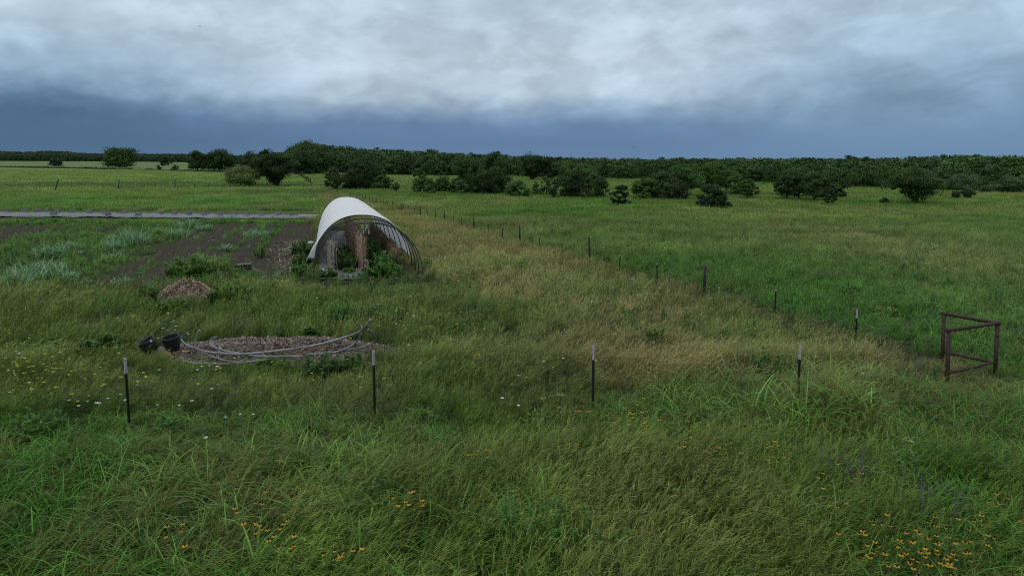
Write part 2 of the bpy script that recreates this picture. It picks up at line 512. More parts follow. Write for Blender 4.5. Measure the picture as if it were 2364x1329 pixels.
# ------------------------------------------------------------------ blades
def blades(base, head, L, wid, lean, bend, colr, segs=3, wp=None):
    """ribbons: base (n,3), heading angle, length, width, start lean and added bend (radians from vertical)"""
    n = len(base); base = np.asarray(base, float)
    head, L, wid, lean, bend = [np.broadcast_to(np.asarray(a, float), (n,)) for a in (head, L, wid, lean, bend)]
    if wp is None: wp = {3: (.75, 1, .72, .06), 2: (.8, 1, .08), 4: (.6, 1, .9, .6, .05), 5: (.6, .95, 1, .85, .5, .04)}[segs]
    hd = np.stack([np.cos(head), np.sin(head), np.zeros(n)], -1)
    sd = np.stack([-np.sin(head), np.cos(head), np.zeros(n)], -1)
    p = base.copy(); V = []
    for k in range(segs + 1):
        V.append(p - sd * (wid * wp[k] / 2)[:, None]); V.append(p + sd * (wid * wp[k] / 2)[:, None])
        th = lean + bend * (k + .5) / segs
        p = p + (hd * np.sin(th)[:, None] + np.array((0, 0, 1.)) * np.cos(th)[:, None]) * (L / segs)[:, None]
    V = np.stack(V, 1)
    b = (np.arange(n) * (2 * segs + 2))[:, None]
    Qs = [np.concatenate([b + 2 * k, b + 2 * k + 1, b + 2 * k + 3, b + 2 * k + 2], 1) for k in range(segs)]
    Q = np.stack(Qs, 1).reshape(-1, 4)
    C = np.repeat(np.broadcast_to(colr, (n, 3)), 2 * segs + 2, 0)
    return V.reshape(-1, 3), Q, C


def joinb(parts):
    V, Q, C, o = [], [], [], 0
    for v, qd, c in parts:
        V.append(v); Q.append(qd + o); C.append(c); o += len(v)
    return np.concatenate(V), np.concatenate(Q), np.concatenate(C)


def disc(n, r):
    a = rng.uniform(0, 2 * np.pi, n); q_ = np.sqrt(rng.uniform(0, 1, n)) * r
    return np.stack([q_ * np.cos(a), q_ * np.sin(a), np.zeros(n)], -1)


def jit(n, c, v=.25):
    return np.array(c) * rng.uniform(1 - v, 1 + v, (n, 1)) * rng.uniform(.9, 1.1, (n, 3))


# colours below are relative: 1 = the local tint of the place it grows
def tuft_broad():
    n = 20
    a = blades(disc(n, .15), rng.normal(.3, 1.9, n), rng.uniform(.5, 1.0, n), rng.uniform(.010, .020, n), rng.uniform(.05, .55, n),
               rng.uniform(1.3, 2.9, n), jit(n, (1.15, 1.22, 1.1), .5), 5)
    n = 16
    b = blades(disc(n, .18), rng.uniform(0, 6.28, n), rng.uniform(.3, .6, n), rng.uniform(.008, .014, n), rng.uniform(.1, .6, n),
               rng.uniform(.3, 1.4, n), jit(n, (.8, .72, .62), .4), 3)
    return joinb([a, b])


def tuft_fine(thick=1.0):
    n = 26
    a = blades(disc(n, .26), rng.normal(.1, 1.5, n), rng.uniform(.3, .68, n), rng.uniform(.005, .009, n) * thick, rng.uniform(.1, .5, n),
               rng.uniform(.05, .75, n), jit(n, (.85, 1.02, .85), .6), 3)
    n = 18
    bs = disc(n, .26); hd = rng.normal(.05, .85, n); L = rng.uniform(.42, .86, n); ln = rng.uniform(.05, .36, n)
    b = blades(bs, hd, L, .0035 * thick, ln, .45, jit(n, (1.35, 1.25, .98), .38), 3)
    tip = b[0].reshape(n, 8, 3)[:, 6:8].mean(1)
    parts = [a, b]
    for k in range(3):
        t2 = tip - np.stack([np.cos(hd) * .03 * k, np.sin(hd) * .03 * k, .04 * k * np.ones(n)], -1)
        parts.append(blades(t2, hd + rng.normal(0, .22, n), rng.uniform(.07, .13, n), rng.uniform(.005, .010, n) * thick ** .5,
                            rng.uniform(.55, 1.1, n), .7, jit(n, (2.0, 1.7, 1.35), .4), 2))
    return joinb(parts)


def tuft_weed():
    parts = []
    for s_ in range(5):
        b0 = disc(1, .14)[0]; h = rng.uniform(.22, .5); ln = rng.uniform(0, .3); hd = rng.uniform(0, 6.28)
        parts.append(blades([b0], hd, h, .008, ln, .15, (.9, .8, .7), 2))
        k = 16; t = np.linspace(.12, 1, k)
        pts = b0 + np.stack([np.cos(hd) * np.sin(ln) * h * t, np.sin(hd) * np.sin(ln) * h * t, np.cos(ln) * h * t], -1)
        parts.append(blades(pts, rng.uniform(0, 6.28, k), rng.uniform(.06, .13, k) * (1.25 - .7 * t), rng.uniform(.018, .03, k), rng.uniform(.6, 1.2, k),
                            rng.uniform(.1, .9, k), jit(k, (.85, 1.05, .85), .25), 2))
    return joinb(parts)


def mat_far(wide=1.0, heads=True):
    """a patch of the meadow for middle distance"""
    n = 120
    b = disc(n, wide)
    a = blades(b, rng.uniform(0, 6.28, n), rng.uniform(.22, .48, n), rng.uniform(.02, .045, n), rng.uniform(.1, .7, n),
               rng.uniform(.1, 1.2, n), jit(n, (.92, 1.0, .92), .6), 2)
    n = 34
    c_ = blades(disc(n, wide), rng.normal(.1, .9, n), rng.uniform(.38, .62, n), rng.uniform(.012, .022, n), rng.uniform(.05, .4, n), .5,
                jit(n, (1.7, 1.45, 1.1), .4), 2)
    return joinb([a, c_])


def protos(name, fn, k, mat, *a):
    out = []
    for i in range(k):
        v, qd, c_ = fn(*a)
        me = npmesh(name, v, qd, c_); me.materials.append(mat)
        out.append(bpy.data.objects.new(name, me))      # never linked: only its mesh is scattered
    return out


def scatter(name, prot, pts, rz, scl, tint, kind='stuff', label=None, tilt=None):
    """one ground-cover object: points carrying copies of the prototype meshes"""
    n = len(pts)
    me = bpy.data.meshes.new(name); me.vertices.add(n)
    me.vertices.foreach_set('co', np.asarray(pts, np.float32).ravel())
    rot = np.zeros((n, 3), np.float32); rot[:, 2] = rz
    if tilt is not None: rot[:, :2] = tilt
    a = me.attributes.new('irot', 'FLOAT_VECTOR', 'POINT'); a.data.foreach_set('vector', rot.ravel())
    s3 = np.asarray(scl, np.float32)
    if s3.ndim == 1: s3 = np.repeat(s3[:, None], 3, 1)
    a = me.attributes.new('iscl', 'FLOAT_VECTOR', 'POINT'); a.data.foreach_set('vector', s3.ravel())
    a = me.attributes.new('iidx', 'INT', 'POINT'); a.data.foreach_set('value', rng.integers(0, len(prot), n).astype(np.int32))
    a = me.attributes.new('itint', 'FLOAT_COLOR', 'POINT')
    c4 = np.ones((n, 4), np.float32); c4[:, :3] = tint; a.data.foreach_set('color', c4.ravel())
    o = bpy.data.objects.new(name, me); COL.objects.link(o)
    ng = bpy.data.node_groups.new(name + '_scatter', 'GeometryNodeTree')
    ng.interface.new_socket('Geometry', in_out='INPUT', socket_type='NodeSocketGeometry')
    ng.interface.new_socket('Geometry', in_out='OUTPUT', socket_type='NodeSocketGeometry')
    N, Lk = ng.nodes, ng.links
    gi, go = N.new('NodeGroupInput'), N.new('NodeGroupOutput')
    jn = N.new('GeometryNodeJoinGeometry')
    for pr in prot:
        oi = N.new('GeometryNodeObjectInfo'); oi.inputs['Object'].default_value = pr
        g2 = N.new('GeometryNodeGeometryToInstance'); Lk.new(oi.outputs['Geometry'], g2.inputs[0]); Lk.new(g2.outputs[0], jn.inputs[0])
    ip = N.new('GeometryNodeInstanceOnPoints')
    Lk.new(gi.outputs[0], ip.inputs['Points']); Lk.new(jn.outputs[0], ip.inputs['Instance'])
    ip.inputs['Pick Instance'].default_value = True
    def nat(nm, dt):
        a_ = N.new('GeometryNodeInputNamedAttribute'); a_.data_type = dt; a_.inputs['Name'].default_value = nm
        return a_.outputs['Attribute']
    Lk.new(nat('iidx', 'INT'), ip.inputs['Instance Index'])
    Lk.new(nat('irot', 'FLOAT_VECTOR'), ip.inputs['Rotation'])
    Lk.new(nat('iscl', 'FLOAT_VECTOR'), ip.inputs['Scale'])
    Lk.new(ip.outputs[0], go.inputs[0])
    md = o.modifiers.new('scatter', 'NODES'); md.node_group = ng
    return props(o, label, None, None, kind)


# ------------------------------------------------------------------ where grass may not grow
TA = np.array((-6.33, 29.9)); TB = np.array((-12.2, 50.3))            # tunnel axis, front and far end
TL = np.linalg.norm(TB - TA); TD = (TB - TA) / TL
TP = np.array((.985, .17)); TP /= np.linalg.norm(TP)                # across the tunnel
MUL = at(628, 812)[:2]; HEAP = at(433, 684)[:2]
FABR = [(-600, 487), (0, 487.5), (735, 497), (735, 509), (400, 505), (0, 501), (-600, 500)]


def free(x, y):
    x, y = np.asarray(x), np.asarray(y)
    rel = np.stack([x - TA[0], y - TA[1]], -1)
    # coordinates along / across the tunnel
    det = TD[0] * TP[1] - TD[1] * TP[0]
    s_ = (rel[..., 0] * TP[1] - rel[..., 1] * TP[0]) / det
    c_ = (TD[0] * rel[..., 1] - TD[1] * rel[..., 0]) / det
    ok = ~((s_ > .15) & (s_ < TL) & (np.abs(c_) < 2.2))
    ok &= ~((((x - MUL[0]) / 3.4) ** 2 + ((y - MUL[1] + .1) / 1.3) ** 2) < 1 + .9 * (vnoise(x, y, .5, 3) - .5))
    ok &= ~((((x - HEAP[0]) / 1.0) ** 2 + ((y - HEAP[1]) / .9) ** 2) < 1)
    ok &= ~((np.abs(x - at(375, 815)[0]) < .55) & (np.abs(y - at(375, 815)[1]) < .42))
    px, py = pix(x, y)
    ok &= ~inpoly(px, py, FABR)
    return ok


def field(y0, y1, dens, mx=.82, ex=3.0):
    """random points in the wedge the camera (and a step aside) can see"""
    wmax = mx * y1 + ex
    n = int(dens * (y1 - y0) * 2 * wmax)
    x = rng.uniform(-wmax, wmax, n); y = rng.uniform(y0, y1, n)
    k = np.abs(x) < mx * y + ex
    x, y = x[k], y[k]
    k = free(x, y)
    return x[k], y[k]

# ------------------------------------------------------------------ grass
M_BROAD = leafmat('broad_blades', True, .34, .48, .22, .22, .8)
P_BROAD = protos('broad_tuft', tuft_broad, 7, M_BROAD)
P_FINE = protos('fine_tuft', tuft_fine, 5, M_GRASS)
P_FINE2 = protos('fine_tuft_mid', tuft_fine, 5, M_GRASS, 1.7)
P_WEED = protos('weed_tuft', tuft_weed, 5, M_GRASS)
P_MAT = protos('meadow_patch', mat_far, 5, M_GRASS)


def broadness(x, y):
    """how much of the lush wide-bladed grass grows here, 0..1"""
    px, py = pix(x, y)
    n = fbm(x, y, 3.2, 71)
    b = np.zeros(np.shape(x))
    b = np.where(inpoly(px, py, [(-900, 985), (200, 975), (560, 955), (980, 960), (1080, 1010), (1020, 1120), (760, 1170), (640, 1500), (-900, 1600)]), .95, b)
    b = np.where(inpoly(px, py, [(1370, 925), (1500, 915), (1700, 862), (2000, 858), (2200, 880), (3200, 920), (3200, 1240), (2100, 1090), (1600, 1040), (1370, 980)]), .9, b)
    b = np.where(inpoly(px, py, [(620, 1160), (1050, 1040), (1350, 1100), (1290, 1200), (1200, 1600), (600, 1600)]), .42, b)
    b = np.where(inpoly(px, py, [(1900, 1100), (3200, 1200), (3200, 1700), (1900, 1700)]), .45, b)
    b = np.where((x > FX(y) + .6) & (y > 16.5) & (y < 42), .55 * (1 - sstep(y, 25, 42)) + .12, b)
    return np.clip(b + (n - .5) * 1.1 * (b > .01), 0, 1)


def low(x, y):
    """local shortening of the grass: trampled by the brace, the tunnel mouth, the chip bed and pots"""
    f = np.ones(np.shape(x))
    def spot(cx, cy, rx, ry, v):
        d_ = np.sqrt(((x - cx) / rx) ** 2 + ((y - cy) / ry) ** 2)
        return 1 - (1 - v) * (1 - sstep(d_, .6, 1.1))
    f = f * spot(10.9, 15.9, 2.2, 2.2, .42)
    f = f * spot(6.0, 13.3, 1.6, 1.0, 1.55)
    f = f * spot(TA[0] + .6, TA[1] - 1.6, 3.4, 2.6, .45)
    f = f * spot(MUL[0], MUL[1] - 1.9, 4.6, 1.5, .50)
    f = f * spot(MUL[0] - 3.6, MUL[1] - .9, 1.5, 1.6, .82)
    f = f * spot(HEAP[0], HEAP[1] - 1.2, 1.6, 1.2, .5)
    f = np.where((x > FX(y) + .6) & (y > 17), f * .72, f)
    f = f * (1 - .38 * np.exp(-((x - FX(y)) / 1.1) ** 2) * (y > 17)) * np.where((x < FX(y) - 1) & (y > 17), .80, 1)
    f = f * np.where(x < 3.2, 1 - .42 * sstep(y, 11.0, 12.2) * (1 - sstep(y, 14.5, 17)), 1)
    return f


# near: tufts blade by blade
x, y = field(5.2, 17.5, 36)
b = broadness(x, y); u = rng.uniform(0, 1, len(x))
t = base_tint(x, y)
isb = u < b * .62
dn = fbm(x, y, 1.4, 91)
lodge = fbm(x, y, 2.6, 93)
k = isb
scatter('broad_grass', P_BROAD, np.stack([x[k], y[k], hz(x[k], y[k])], -1), rng.uniform(0, 6.28, k.sum()),
        rng.uniform(.75, 1.2, k.sum()) * (.8 + .4 * dn[k]) * low(x[k], y[k]), t[k] * np.array((1.20, 1.44, 1.14)) * rng.uniform(.65, 1.35, (k.sum(), 1)),
        label='lush wide bladed green grass in the foreground', tilt=rng.normal(0, .08, (k.sum(), 2)))
k = ~isb & (rng.uniform(0, 1, len(x)) < .92 - .30 * b)
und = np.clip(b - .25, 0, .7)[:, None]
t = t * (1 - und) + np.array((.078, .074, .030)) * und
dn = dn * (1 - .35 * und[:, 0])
tl = np.stack([rng.normal(-.05, .12, k.sum()), .10 + .5 * (lodge[k] - .35)], -1)
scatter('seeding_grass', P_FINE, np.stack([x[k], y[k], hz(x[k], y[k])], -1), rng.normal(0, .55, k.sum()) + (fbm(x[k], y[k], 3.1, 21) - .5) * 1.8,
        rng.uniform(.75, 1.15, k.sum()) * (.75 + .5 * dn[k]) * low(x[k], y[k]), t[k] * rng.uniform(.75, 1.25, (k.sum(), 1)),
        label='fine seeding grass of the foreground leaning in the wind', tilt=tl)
x, y = field(5.2, 30, 1.6)
k = fbm(x, y, 2.0, 77) > .52
scatter('leafy_weeds', P_WEED, np.stack([x[k], y[k], hz(x[k], y[k])], -1), rng.uniform(0, 6.28, k.sum()), rng.uniform(.7, 1.25, k.sum()),
        np.array((.075, .165, .05)) * rng.uniform(.7, 1.25, (k.sum(), 1)), label='leafy green weeds growing through the grass')

# middle distance
x, y = field(17, 58, 11)
sm = soil_mask(x, y)
crop = (x < FX(y)) & (y > 27.5) & (y < 58) & (x < -9.2 - .3 * (y - 30))
k = (rng.uniform(0, 1, len(x)) > sm * .92) & ~(crop & (rng.uniform(0, 1, len(x)) < .35))
x, y, crop = x[k], y[k], crop[k]
t = base_tint(x, y); b = broadness(x, y); u = rng.uniform(0, 1, len(x)); dn = fbm(x, y, 2.4, 91); lodge = fbm(x, y, 3.5, 93)
kb = (u < b * .7) & ~crop
kw = crop & (u < .75)
kv = ~crop & (rng.uniform(0, 1, len(x)) < .055) & (fbm(x, y, 5, 19) > .40)
kf = ~kb & ~kw
scatter('broad_grass', P_BROAD, np.stack([x[kb], y[kb], hz(x[kb], y[kb])], -1), rng.uniform(0, 6.28, kb.sum()),
        rng.uniform(.7, 1.1, kb.sum()) * low(x[kb], y[kb]), t[kb] * np.array((1.25, 1.45, 1.20)) * rng.uniform(.75, 1.3, (kb.sum(), 1)),
        label='wide bladed green grass along the long fence', tilt=rng.normal(0, .08, (kb.sum(), 2)))
hs = np.where(crop, .5, 1.0)
tl = np.stack([rng.normal(-.05, .12, kf.sum()), .08 + .6 * (lodge[kf] - .35)], -1)
scatter('seeding_grass', P_FINE2, np.stack([x[kf], y[kf], hz(x[kf], y[kf])], -1), rng.normal(0, .3, kf.sum()) + (fbm(x[kf], y[kf], 4.2, 21) - .5) * 1.8,
        (rng.uniform(.8, 1.15, kf.sum()) * (.65 + .6 * dn[kf]) * hs[kf] * low(x[kf], y[kf])), t[kf] * rng.uniform(.78, 1.22, (kf.sum(), 1)),
        label='olive and straw coloured grass gone to seed', tilt=tl)
scatter('crop_weeds', P_WEED, np.stack([x[kw], y[kw], hz(x[kw], y[kw]) - .03], -1), rng.uniform(0, 6.28, kw.sum()),
        rng.uniform(.6, 1.15, kw.sum()) * (.55 + .9 * dn[kw]) * (1 - .45 * soil_mask(x[kw], y[kw])), t[kw] * rng.uniform(.7, 1.3, (kw.sum(), 1)), label='low green weeds between the vegetable rows')

kv &= y > 20
scatter('leafy_weeds', P_WEED, np.stack([x[kv], y[kv], hz(x[kv], y[kv])], -1), rng.uniform(0, 6.28, kv.sum()), rng.uniform(.8, 1.3, kv.sum()),
        np.array((.072, .150, .030)) * rng.uniform(.7, 1.5, (kv.sum(), 1)), label='sprigs of green weeds in the open grass')
x, y = field(56, 112, 2.1)
k = soil_mask(x, y) < .2
x, y = x[k], y[k]; t = base_tint(x, y); n = fbm(x, y, 6, 44)
px, py = pix(x, y)
strip = (x < -9) & (y > 71) & (y < 88) & (px < 735)
keep = ~((y < 72.5) & (y > 58) & (px < 745) & (py < 511) & (py > 487) & (rng.uniform(0, 1, len(x)) < 1.0))
x, y, t, n, strip = x[keep], y[keep], t[keep], n[keep], strip[keep]
sz = np.stack([rng.uniform(.75, 1.1, len(x))] * 2 + [rng.uniform(.7, 1.1, len(x)) * (.7 + .6 * n)], -1)
near_f = (py[keep] > 486) & (py[keep] < 519) & (px[keep] < 745)
sz[near_f] *= np.array((.5, .5, .55))
scatter('meadow_grass', P_MAT, np.stack([x, y, hz(x, y)], -1), rng.uniform(0, 6.28, len(x)), sz,
        t * 1.18 * rng.uniform(.72, 1.28, (len(x), 1)), label='meadow grass of the middle distance')
x, y = field(110, 330, .30, .80, 20)
t = base_tint(x, y)
scatter('meadow_grass', P_MAT, np.stack([x, y, hz(x, y)], -1), rng.uniform(0, 6.28, len(x)),
        np.stack([rng.uniform(1.6, 2.4, len(x))] * 2 + [rng.uniform(.75, 1.25, len(x))], -1),
        t * 1.18 * rng.uniform(.75, 1.25, (len(x), 1)), label='far meadow grass below the woods')


# ------------------------------------------------------------------ flowers scattered too thinly and widely to count
def flower_proto(c1, c2, r, petals, droop, hgt):
    """a flower head on its stalk"""
    ps = []
    ps.append(blades([(0, 0, 0)], 0, hgt, .004, .05, .1, (.07, .12, .04), 2))
    tip = ps[0][0][-2:].mean(0)
    a = np.linspace(0, 2 * np.pi, petals, endpoint=False)
    ps.append(blades(np.repeat(tip[None], petals, 0), a, r, r * .62, R(68), droop, c1, 2, (.5, 1, .55)))
    k = 8
    if c2 is not None:
        ps.append(blades(np.repeat(tip[None], k, 0), np.linspace(0, 6.28, k), r * .42, r * .32, .35, .5, c2, 2, (1, .9, .3)))
    return joinb(ps)


M_FLOWER = leafmat('petals', True, .15, .6, .1, .05, 3)
P_YEL = protos('yellow_flower', flower_proto, 3, M_FLOWER, (.50, .46, .04), (.5, .35, .03), .027, 8, .2, .55)
P_WHT = protos('white_flower', flower_proto, 3, M_FLOWER, (.62, .58, .56), (.5, .5, .3), .034, 6, -.5, .5)


def drop(name, prot, spots, n_each, label, scl=(.8, 1.3), h=(.9, 1.2)):
    P_ = []
    for (px, py, rx, ry, k) in spots:
        for _ in range(k):
            g = at(px + rng.normal(0, rx), py + rng.normal(0, ry), .45)
            P_.append((g[0], g[1], float(hz(g[0], g[1]))))
    P_ = np.array(P_); n = len(P_); s = rng.uniform(*scl, n)
    scatter(name, prot, P_, rng.uniform(0, 6.28, n), np.stack([s, s, rng.uniform(*h, n)], -1), np.ones((n, 3)), label=label, tilt=rng.normal(0, .12, (n, 2)))


drop('yellow_wildflowers', P_YEL, [(330, 735, 30, 9, 12), (110, 850, 75, 28, 60), (60, 800, 50, 40, 24), (130, 890, 60, 20, 22), (240, 885, 40, 12, 8), (390, 688, 25, 8, 5), (470, 640, 100, 15, 10),
     (510, 790, 200, 60, 14), (620, 850, 90, 25, 12), (900, 730, 70, 14, 22), (1010, 735, 60, 22, 22), (1180, 740, 100, 40, 12), (1400, 770, 130, 50, 16),
     (1600, 640, 180, 30, 14), (1700, 800, 120, 40, 8), (1900, 830, 80, 30, 10), (140, 690, 25, 6, 9), (260, 664, 20, 7, 9), (700, 880, 200, 30, 8),
     (1100, 850, 150, 50, 12), (200, 610, 60, 10, 18), (520, 628, 28, 9, 26), (90, 610, 60, 10, 6), (960, 790, 200, 60, 12)], 1, 'small yellow wildflowers dotted over the grass', (.75, 1.3))
drop('yellow_wildflowers', P_YEL, [(1500, 560, 120, 14, 60), (1700, 545, 140, 12, 60), (1300, 520, 120, 10, 40), (1780, 590, 80, 12, 40), (2000, 560, 150, 14, 30), (1480, 530, 60, 8, 40)],
     1, 'yellow weed flowers over the open right field', (.9, 1.6))
drop('pale_wildflowers', P_WHT, [(400, 755, 22, 13, 13), (20, 850, 25, 14, 9), (210, 938, 35, 7, 6), (290, 920, 20, 8, 3), (375, 945, 30, 5, 3), (205, 655, 14, 4, 8),
     (465, 860, 12, 4, 3), (330, 860, 100, 10, 4), (470, 980, 90, 30, 5), (1100, 760, 300, 60, 10), (1560, 640, 90, 25, 6), (1500, 700, 150, 25, 6),
     (1180, 940, 20, 6, 2), (55, 722, 3, 2, 2), (360, 530, 18, 6, 26), (355, 556, 14, 6, 14), (190, 585, 18, 5, 12), (460, 545, 18, 3, 16), (500, 600, 5, 3, 2),
     (215, 527, 15, 2, 10), (1700, 800, 20, 8, 3), (960, 660, 60, 20, 4), (1470, 690, 40, 14, 4), (500, 555, 20, 8, 4)], 1, 'small white and pale pink wildflowers in the grass', (.85, 1.5))


# ------------------------------------------------------------------ plants and clumps that stand out singly
def stems(n, rad, h, leafL, leafW, colr, per=16, lean=.35, down=(.3, 1.1), top=(.7, 1.0), seg=2, stemw=.008, wind=.0):
    ps = []; colr = np.array(colr) * (1.35, 1.25, .95)
    for s_ in range(n):
        b0 = disc(1, rad)[0]; r_ = np.hypot(b0[0], b0[1]) / max(rad, .01)
        hh = h * (1 - .5 * r_ * r_) * rng.uniform(.5, 1.12)
        hd = math.atan2(b0[1], b0[0]) + rng.normal(0, .4); ln = lean * r_ * rng.uniform(.5, 1.2)
        dx, dy = math.sin(ln) * math.cos(hd) + wind, math.sin(ln) * math.sin(hd)
        t = np.sort(rng.uniform(.1, 1, per))
        pts = b0 + np.stack([dx * hh * t, dy * hh * t, math.cos(ln) * hh * t], -1)
        ps.append(blades([b0], math.atan2(dy, dx + 1e-6), hh, stemw, math.atan2(math.hypot(dx, dy), math.cos(ln)), 0, np.array(colr) * .8, 2))
        ps.append(blades(pts, rng.uniform(0, 6.28, per), leafL * rng.uniform(.6, 1.2, per) * (1.15 - .5 * t), leafW * rng.uniform(.7, 1.2, per),
                         rng.uniform(.4, 1.1, per), rng.uniform(*down, per), jit(per, colr, .32), seg))
    return joinb(ps)


def plant(name, px, py, label, cat, data, group=None, base_z=0.0, parts=None):
    g = at(px, py); z = float(hz(g[0], g[1])) + base_z
    me = npmesh(name, *data)
    if parts is None:
        o = link(name, me, M_PLANT, None, (g[0], g[1], z))
        props(o, label, cat, group)
        return o
    e = empty(name, (g[0], g[1], z), label, cat, group)
    link('foliage', me, M_PLANT, e)
    for nm, dat in parts: link(nm, npmesh(nm, *dat), M_PLANT, e)
    return e


BLUE = (.165, .31, .155); DG = (.058, .135, .028); MG = (.080, .175, .036)
# grey-green cereal clumps in the vegetable patch
BL = [(92, 640, 62, 34, 'largest blue green cereal clump at the left edge below the bare rows'),
      (35, 668, 45, 30, 'blue green cereal clump cut by the left edge of the photo'),
      (112, 592, 32, 20, 'blue green cereal clump left of the low white flowers'),
      (160, 577, 26, 16, 'small blue green cereal clump between two others below the bare rows'),
      (255, 575, 32, 18, 'blue green cereal clump left of the pink flowers in the crop patch'),
      (300, 565, 42, 26, 'broad blue green cereal clump beside the pink flowers'),
      (262, 597, 30, 15, 'low blue green cereal clump in the middle of the weedy patch'),
      (410, 548, 24, 22, 'upright blue green cereal clump at the head of the soil strip'),
      (432, 528, 30, 16, 'blue green cereal clump nearest the grey fabric strip'),
      (472, 533, 20, 10, 'low blue green cereal clump right of the upright one'),
      (588, 545, 30, 14, 'blue green clump among the soil rows near the fabric strip'),
      (165, 650, 18, 14, 'small blue green clump left of the bare soil strip'),
      (282, 655, 20, 14, 'small blue green clump growing on the bare soil strip'),
      (520, 578, 14, 8, 'tiny blue green clump in the middle soil row')]
for px, py, rx, hh, lb in BL:
    g = at(px, py); dep = g[1] * CP + CAM_H * SP
    r_ = rx / F * dep; h_ = max(.4, hh / F * dep * 1.35)
    n = int(60 + 90 * r_ * r_)
    bs = disc(n, r_)
    k = np.exp(-(np.hypot(bs[:, 0], bs[:, 1]) / r_) ** 2)
    d = blades(bs, rng.uniform(0, 6.28, n), h_ * (.75 + .7 * k) * rng.uniform(.7, 1.15, n), rng.uniform(.03, .05, n), rng.uniform(.05, .4, n), rng.uniform(.7, 1.9, n),
               jit(n, BLUE, .3), 4)
    d2 = stems(int(8 + 8 * r_), r_, h_ * .6, .2, .035, np.array(BLUE) * .7, 10)
    plant('cereal_clump', px, py, lb, 'plant', joinb([d, d2]), 'blue green cereal clumps in the vegetable patch')

LP = [  # px, py(base), half width px, height px, label, colour, leaf length, leaf width, group
    (330, 700, 34, 34, 'leafy weed left of the small wood chip heap', DG, .14, .035),
    (385, 718, 50, 24, 'dark leafy weeds in front of the small wood chip heap', DG, .14, .035),
    (520, 696, 42, 36, 'bushy weeds right of the small wood chip heap', MG, .16, .035),
    (440, 640, 60, 40, 'tall grassy weed clump behind the small wood chip heap', (.080, .165, .043), .30, .025),
    (555, 690, 26, 30, 'small leafy weed beside the bushy weeds right of the chip heap', MG, .14, .03),
    (625, 682, 10, 40, 'slender single weed standing alone before the soil rows', MG, .12, .03),
    (490, 622, 26, 30, 'weed clump with the orange haze behind the chip heap', (.16, .15, .05), .10, .02),
    (600, 595, 16, 26, 'dark bushy weed in the middle of the soil rows', DG, .12, .03),
    (788, 748, 34, 54, 'tallest willowy green weed behind the bent pipes', (.055, .165, .046), .15, .022),
    (838, 745, 26, 46, 'willowy green weed behind the raised pipe end', (.055, .160, .045), .15, .022),
    (893, 740, 26, 28, 'low willowy weed right of the raised pipe end', (.058, .155, .043), .14, .022),
    (638, 770, 28, 32, 'feathery weed behind the middle of the chip bed', (.06, .15, .046), .10, .02),
    (714, 782, 28, 24, 'broad leaved weed at the back rim of the chip bed', (.045, .125, .030), .17, .07),
    (630, 848, 40, 20, 'broad leaved weed over the lower pipe in front of the chip bed', (.045, .12, .030), .16, .06),
    (745, 866, 58, 46, 'dark bushy weed before the right end of the chip bed', (.045, .115, .028), .15, .035),
    (818, 860, 36, 38, 'dark weed close to the second fence post', (.045, .115, .028), .14, .035),
    (232, 818, 60, 40, 'dark leafy weed patch left of the black pots', (.042, .115, .028), .16, .05),
    (110, 810, 50, 22, 'low leafy weed in the hollow at the left', (.042, .105, .026), .18, .06),
    (545, 758, 40, 40, 'grey dry twiggy weed behind the chip bed', (.085, .085, .055), .06, .010),
    (1508, 800, 16, 50, 'leaning leafy weed in the middle of the straw grass', (.055, .155, .036), .13, .035),
    (1480, 775, 14, 26, 'small leafy weed left of the leaning one', (.055, .15, .036), .12, .03),
    (1535, 748, 8, 30, 'thin upright weed right of the leaning one', (.055, .15, .036), .12, .03),
    (1780, 880, 50, 60, 'leafy weed cluster left of the rightmost fence post', (.055, .150, .034), .15, .035),
    (1720, 870, 18, 34, 'small leafy weed beside the weed cluster near the right post', (.055, .150, .034), .14, .035),
    (1397, 613, 17, 28, 'round dark green bush standing beside the long fence', (.055, .115, .023), .12, .02),
    (640, 1120, 34, 70, 'feathery green weed in the lush grass below the second post', (.060, .165, .036), .12, .018),
    (1240, 1010, 22, 60, 'leafy plant left of the first orange flower cluster', (.07, .15, .036), .12, .03),
    (1700, 1190, 50, 70, 'tall leafy weed among the orange flowers at centre right', (.06, .165, .040), .14, .028),
    (1560, 1180, 30, 60, 'upright leafy weed left of the orange flowers at centre right', (.06, .165, .040), .14, .028),
    (1860, 1200, 26, 60, 'pale leafy weed beside the purple flower spikes', (.07, .17, .046), .12, .028),
    (1845, 1270, 26, 56, 'leafy weed below the pale one near the purple spikes', (.07, .17, .040), .12, .03),
    (1215, 1290, 70, 130, 'tall feathery green shrub at the bottom centre', (.050, .155, .036), .11, .022),
    (1330, 1300, 60, 110, 'dark feathery shrub right of the tallest one at the bottom centre', (.045, .140, .033), .11, .022),
    (1420, 1329, 60, 90, 'low feathery shrub reaching right at the bottom centre', (.050, .150, .036), .11, .022),
    (2210, 1180, 40, 60, 'leafy weed in the grass below the pipe brace', (.055, .145, .036), .12, .03),
    (1950, 690, 30, 20, 'low dark weed behind the long fence at the right', DG, .14, .03),
    (85, 1010, 60, 50, 'leafy green weeds at the left edge under the first post', (.060, .155, .036), .15, .022),
    (380, 1010, 24, 44, 'leafy weed right of the first fence post', (.060, .155, .036), .15, .022),
]
for px, py, rx, hh, lb, cl, lL, lW in LP:
    g = at(px, py); dep = g[1] * CP + CAM_H * SP
    r_ = rx / F * dep; h_ = max(.3, hh / F * dep * 1.25)
    ns = int(max(14, min(170, 48 * (r_ ** 1.5) / .4 * .8)))
    nl = int(min(60, 20 + 34 * h_)); lW *= 1.35
    plant('weed', px, py, lb, 'plant', stems(ns, r_ * .8, h_, lL, lW, cl, nl, .45), 'leafy weeds standing above the grass')


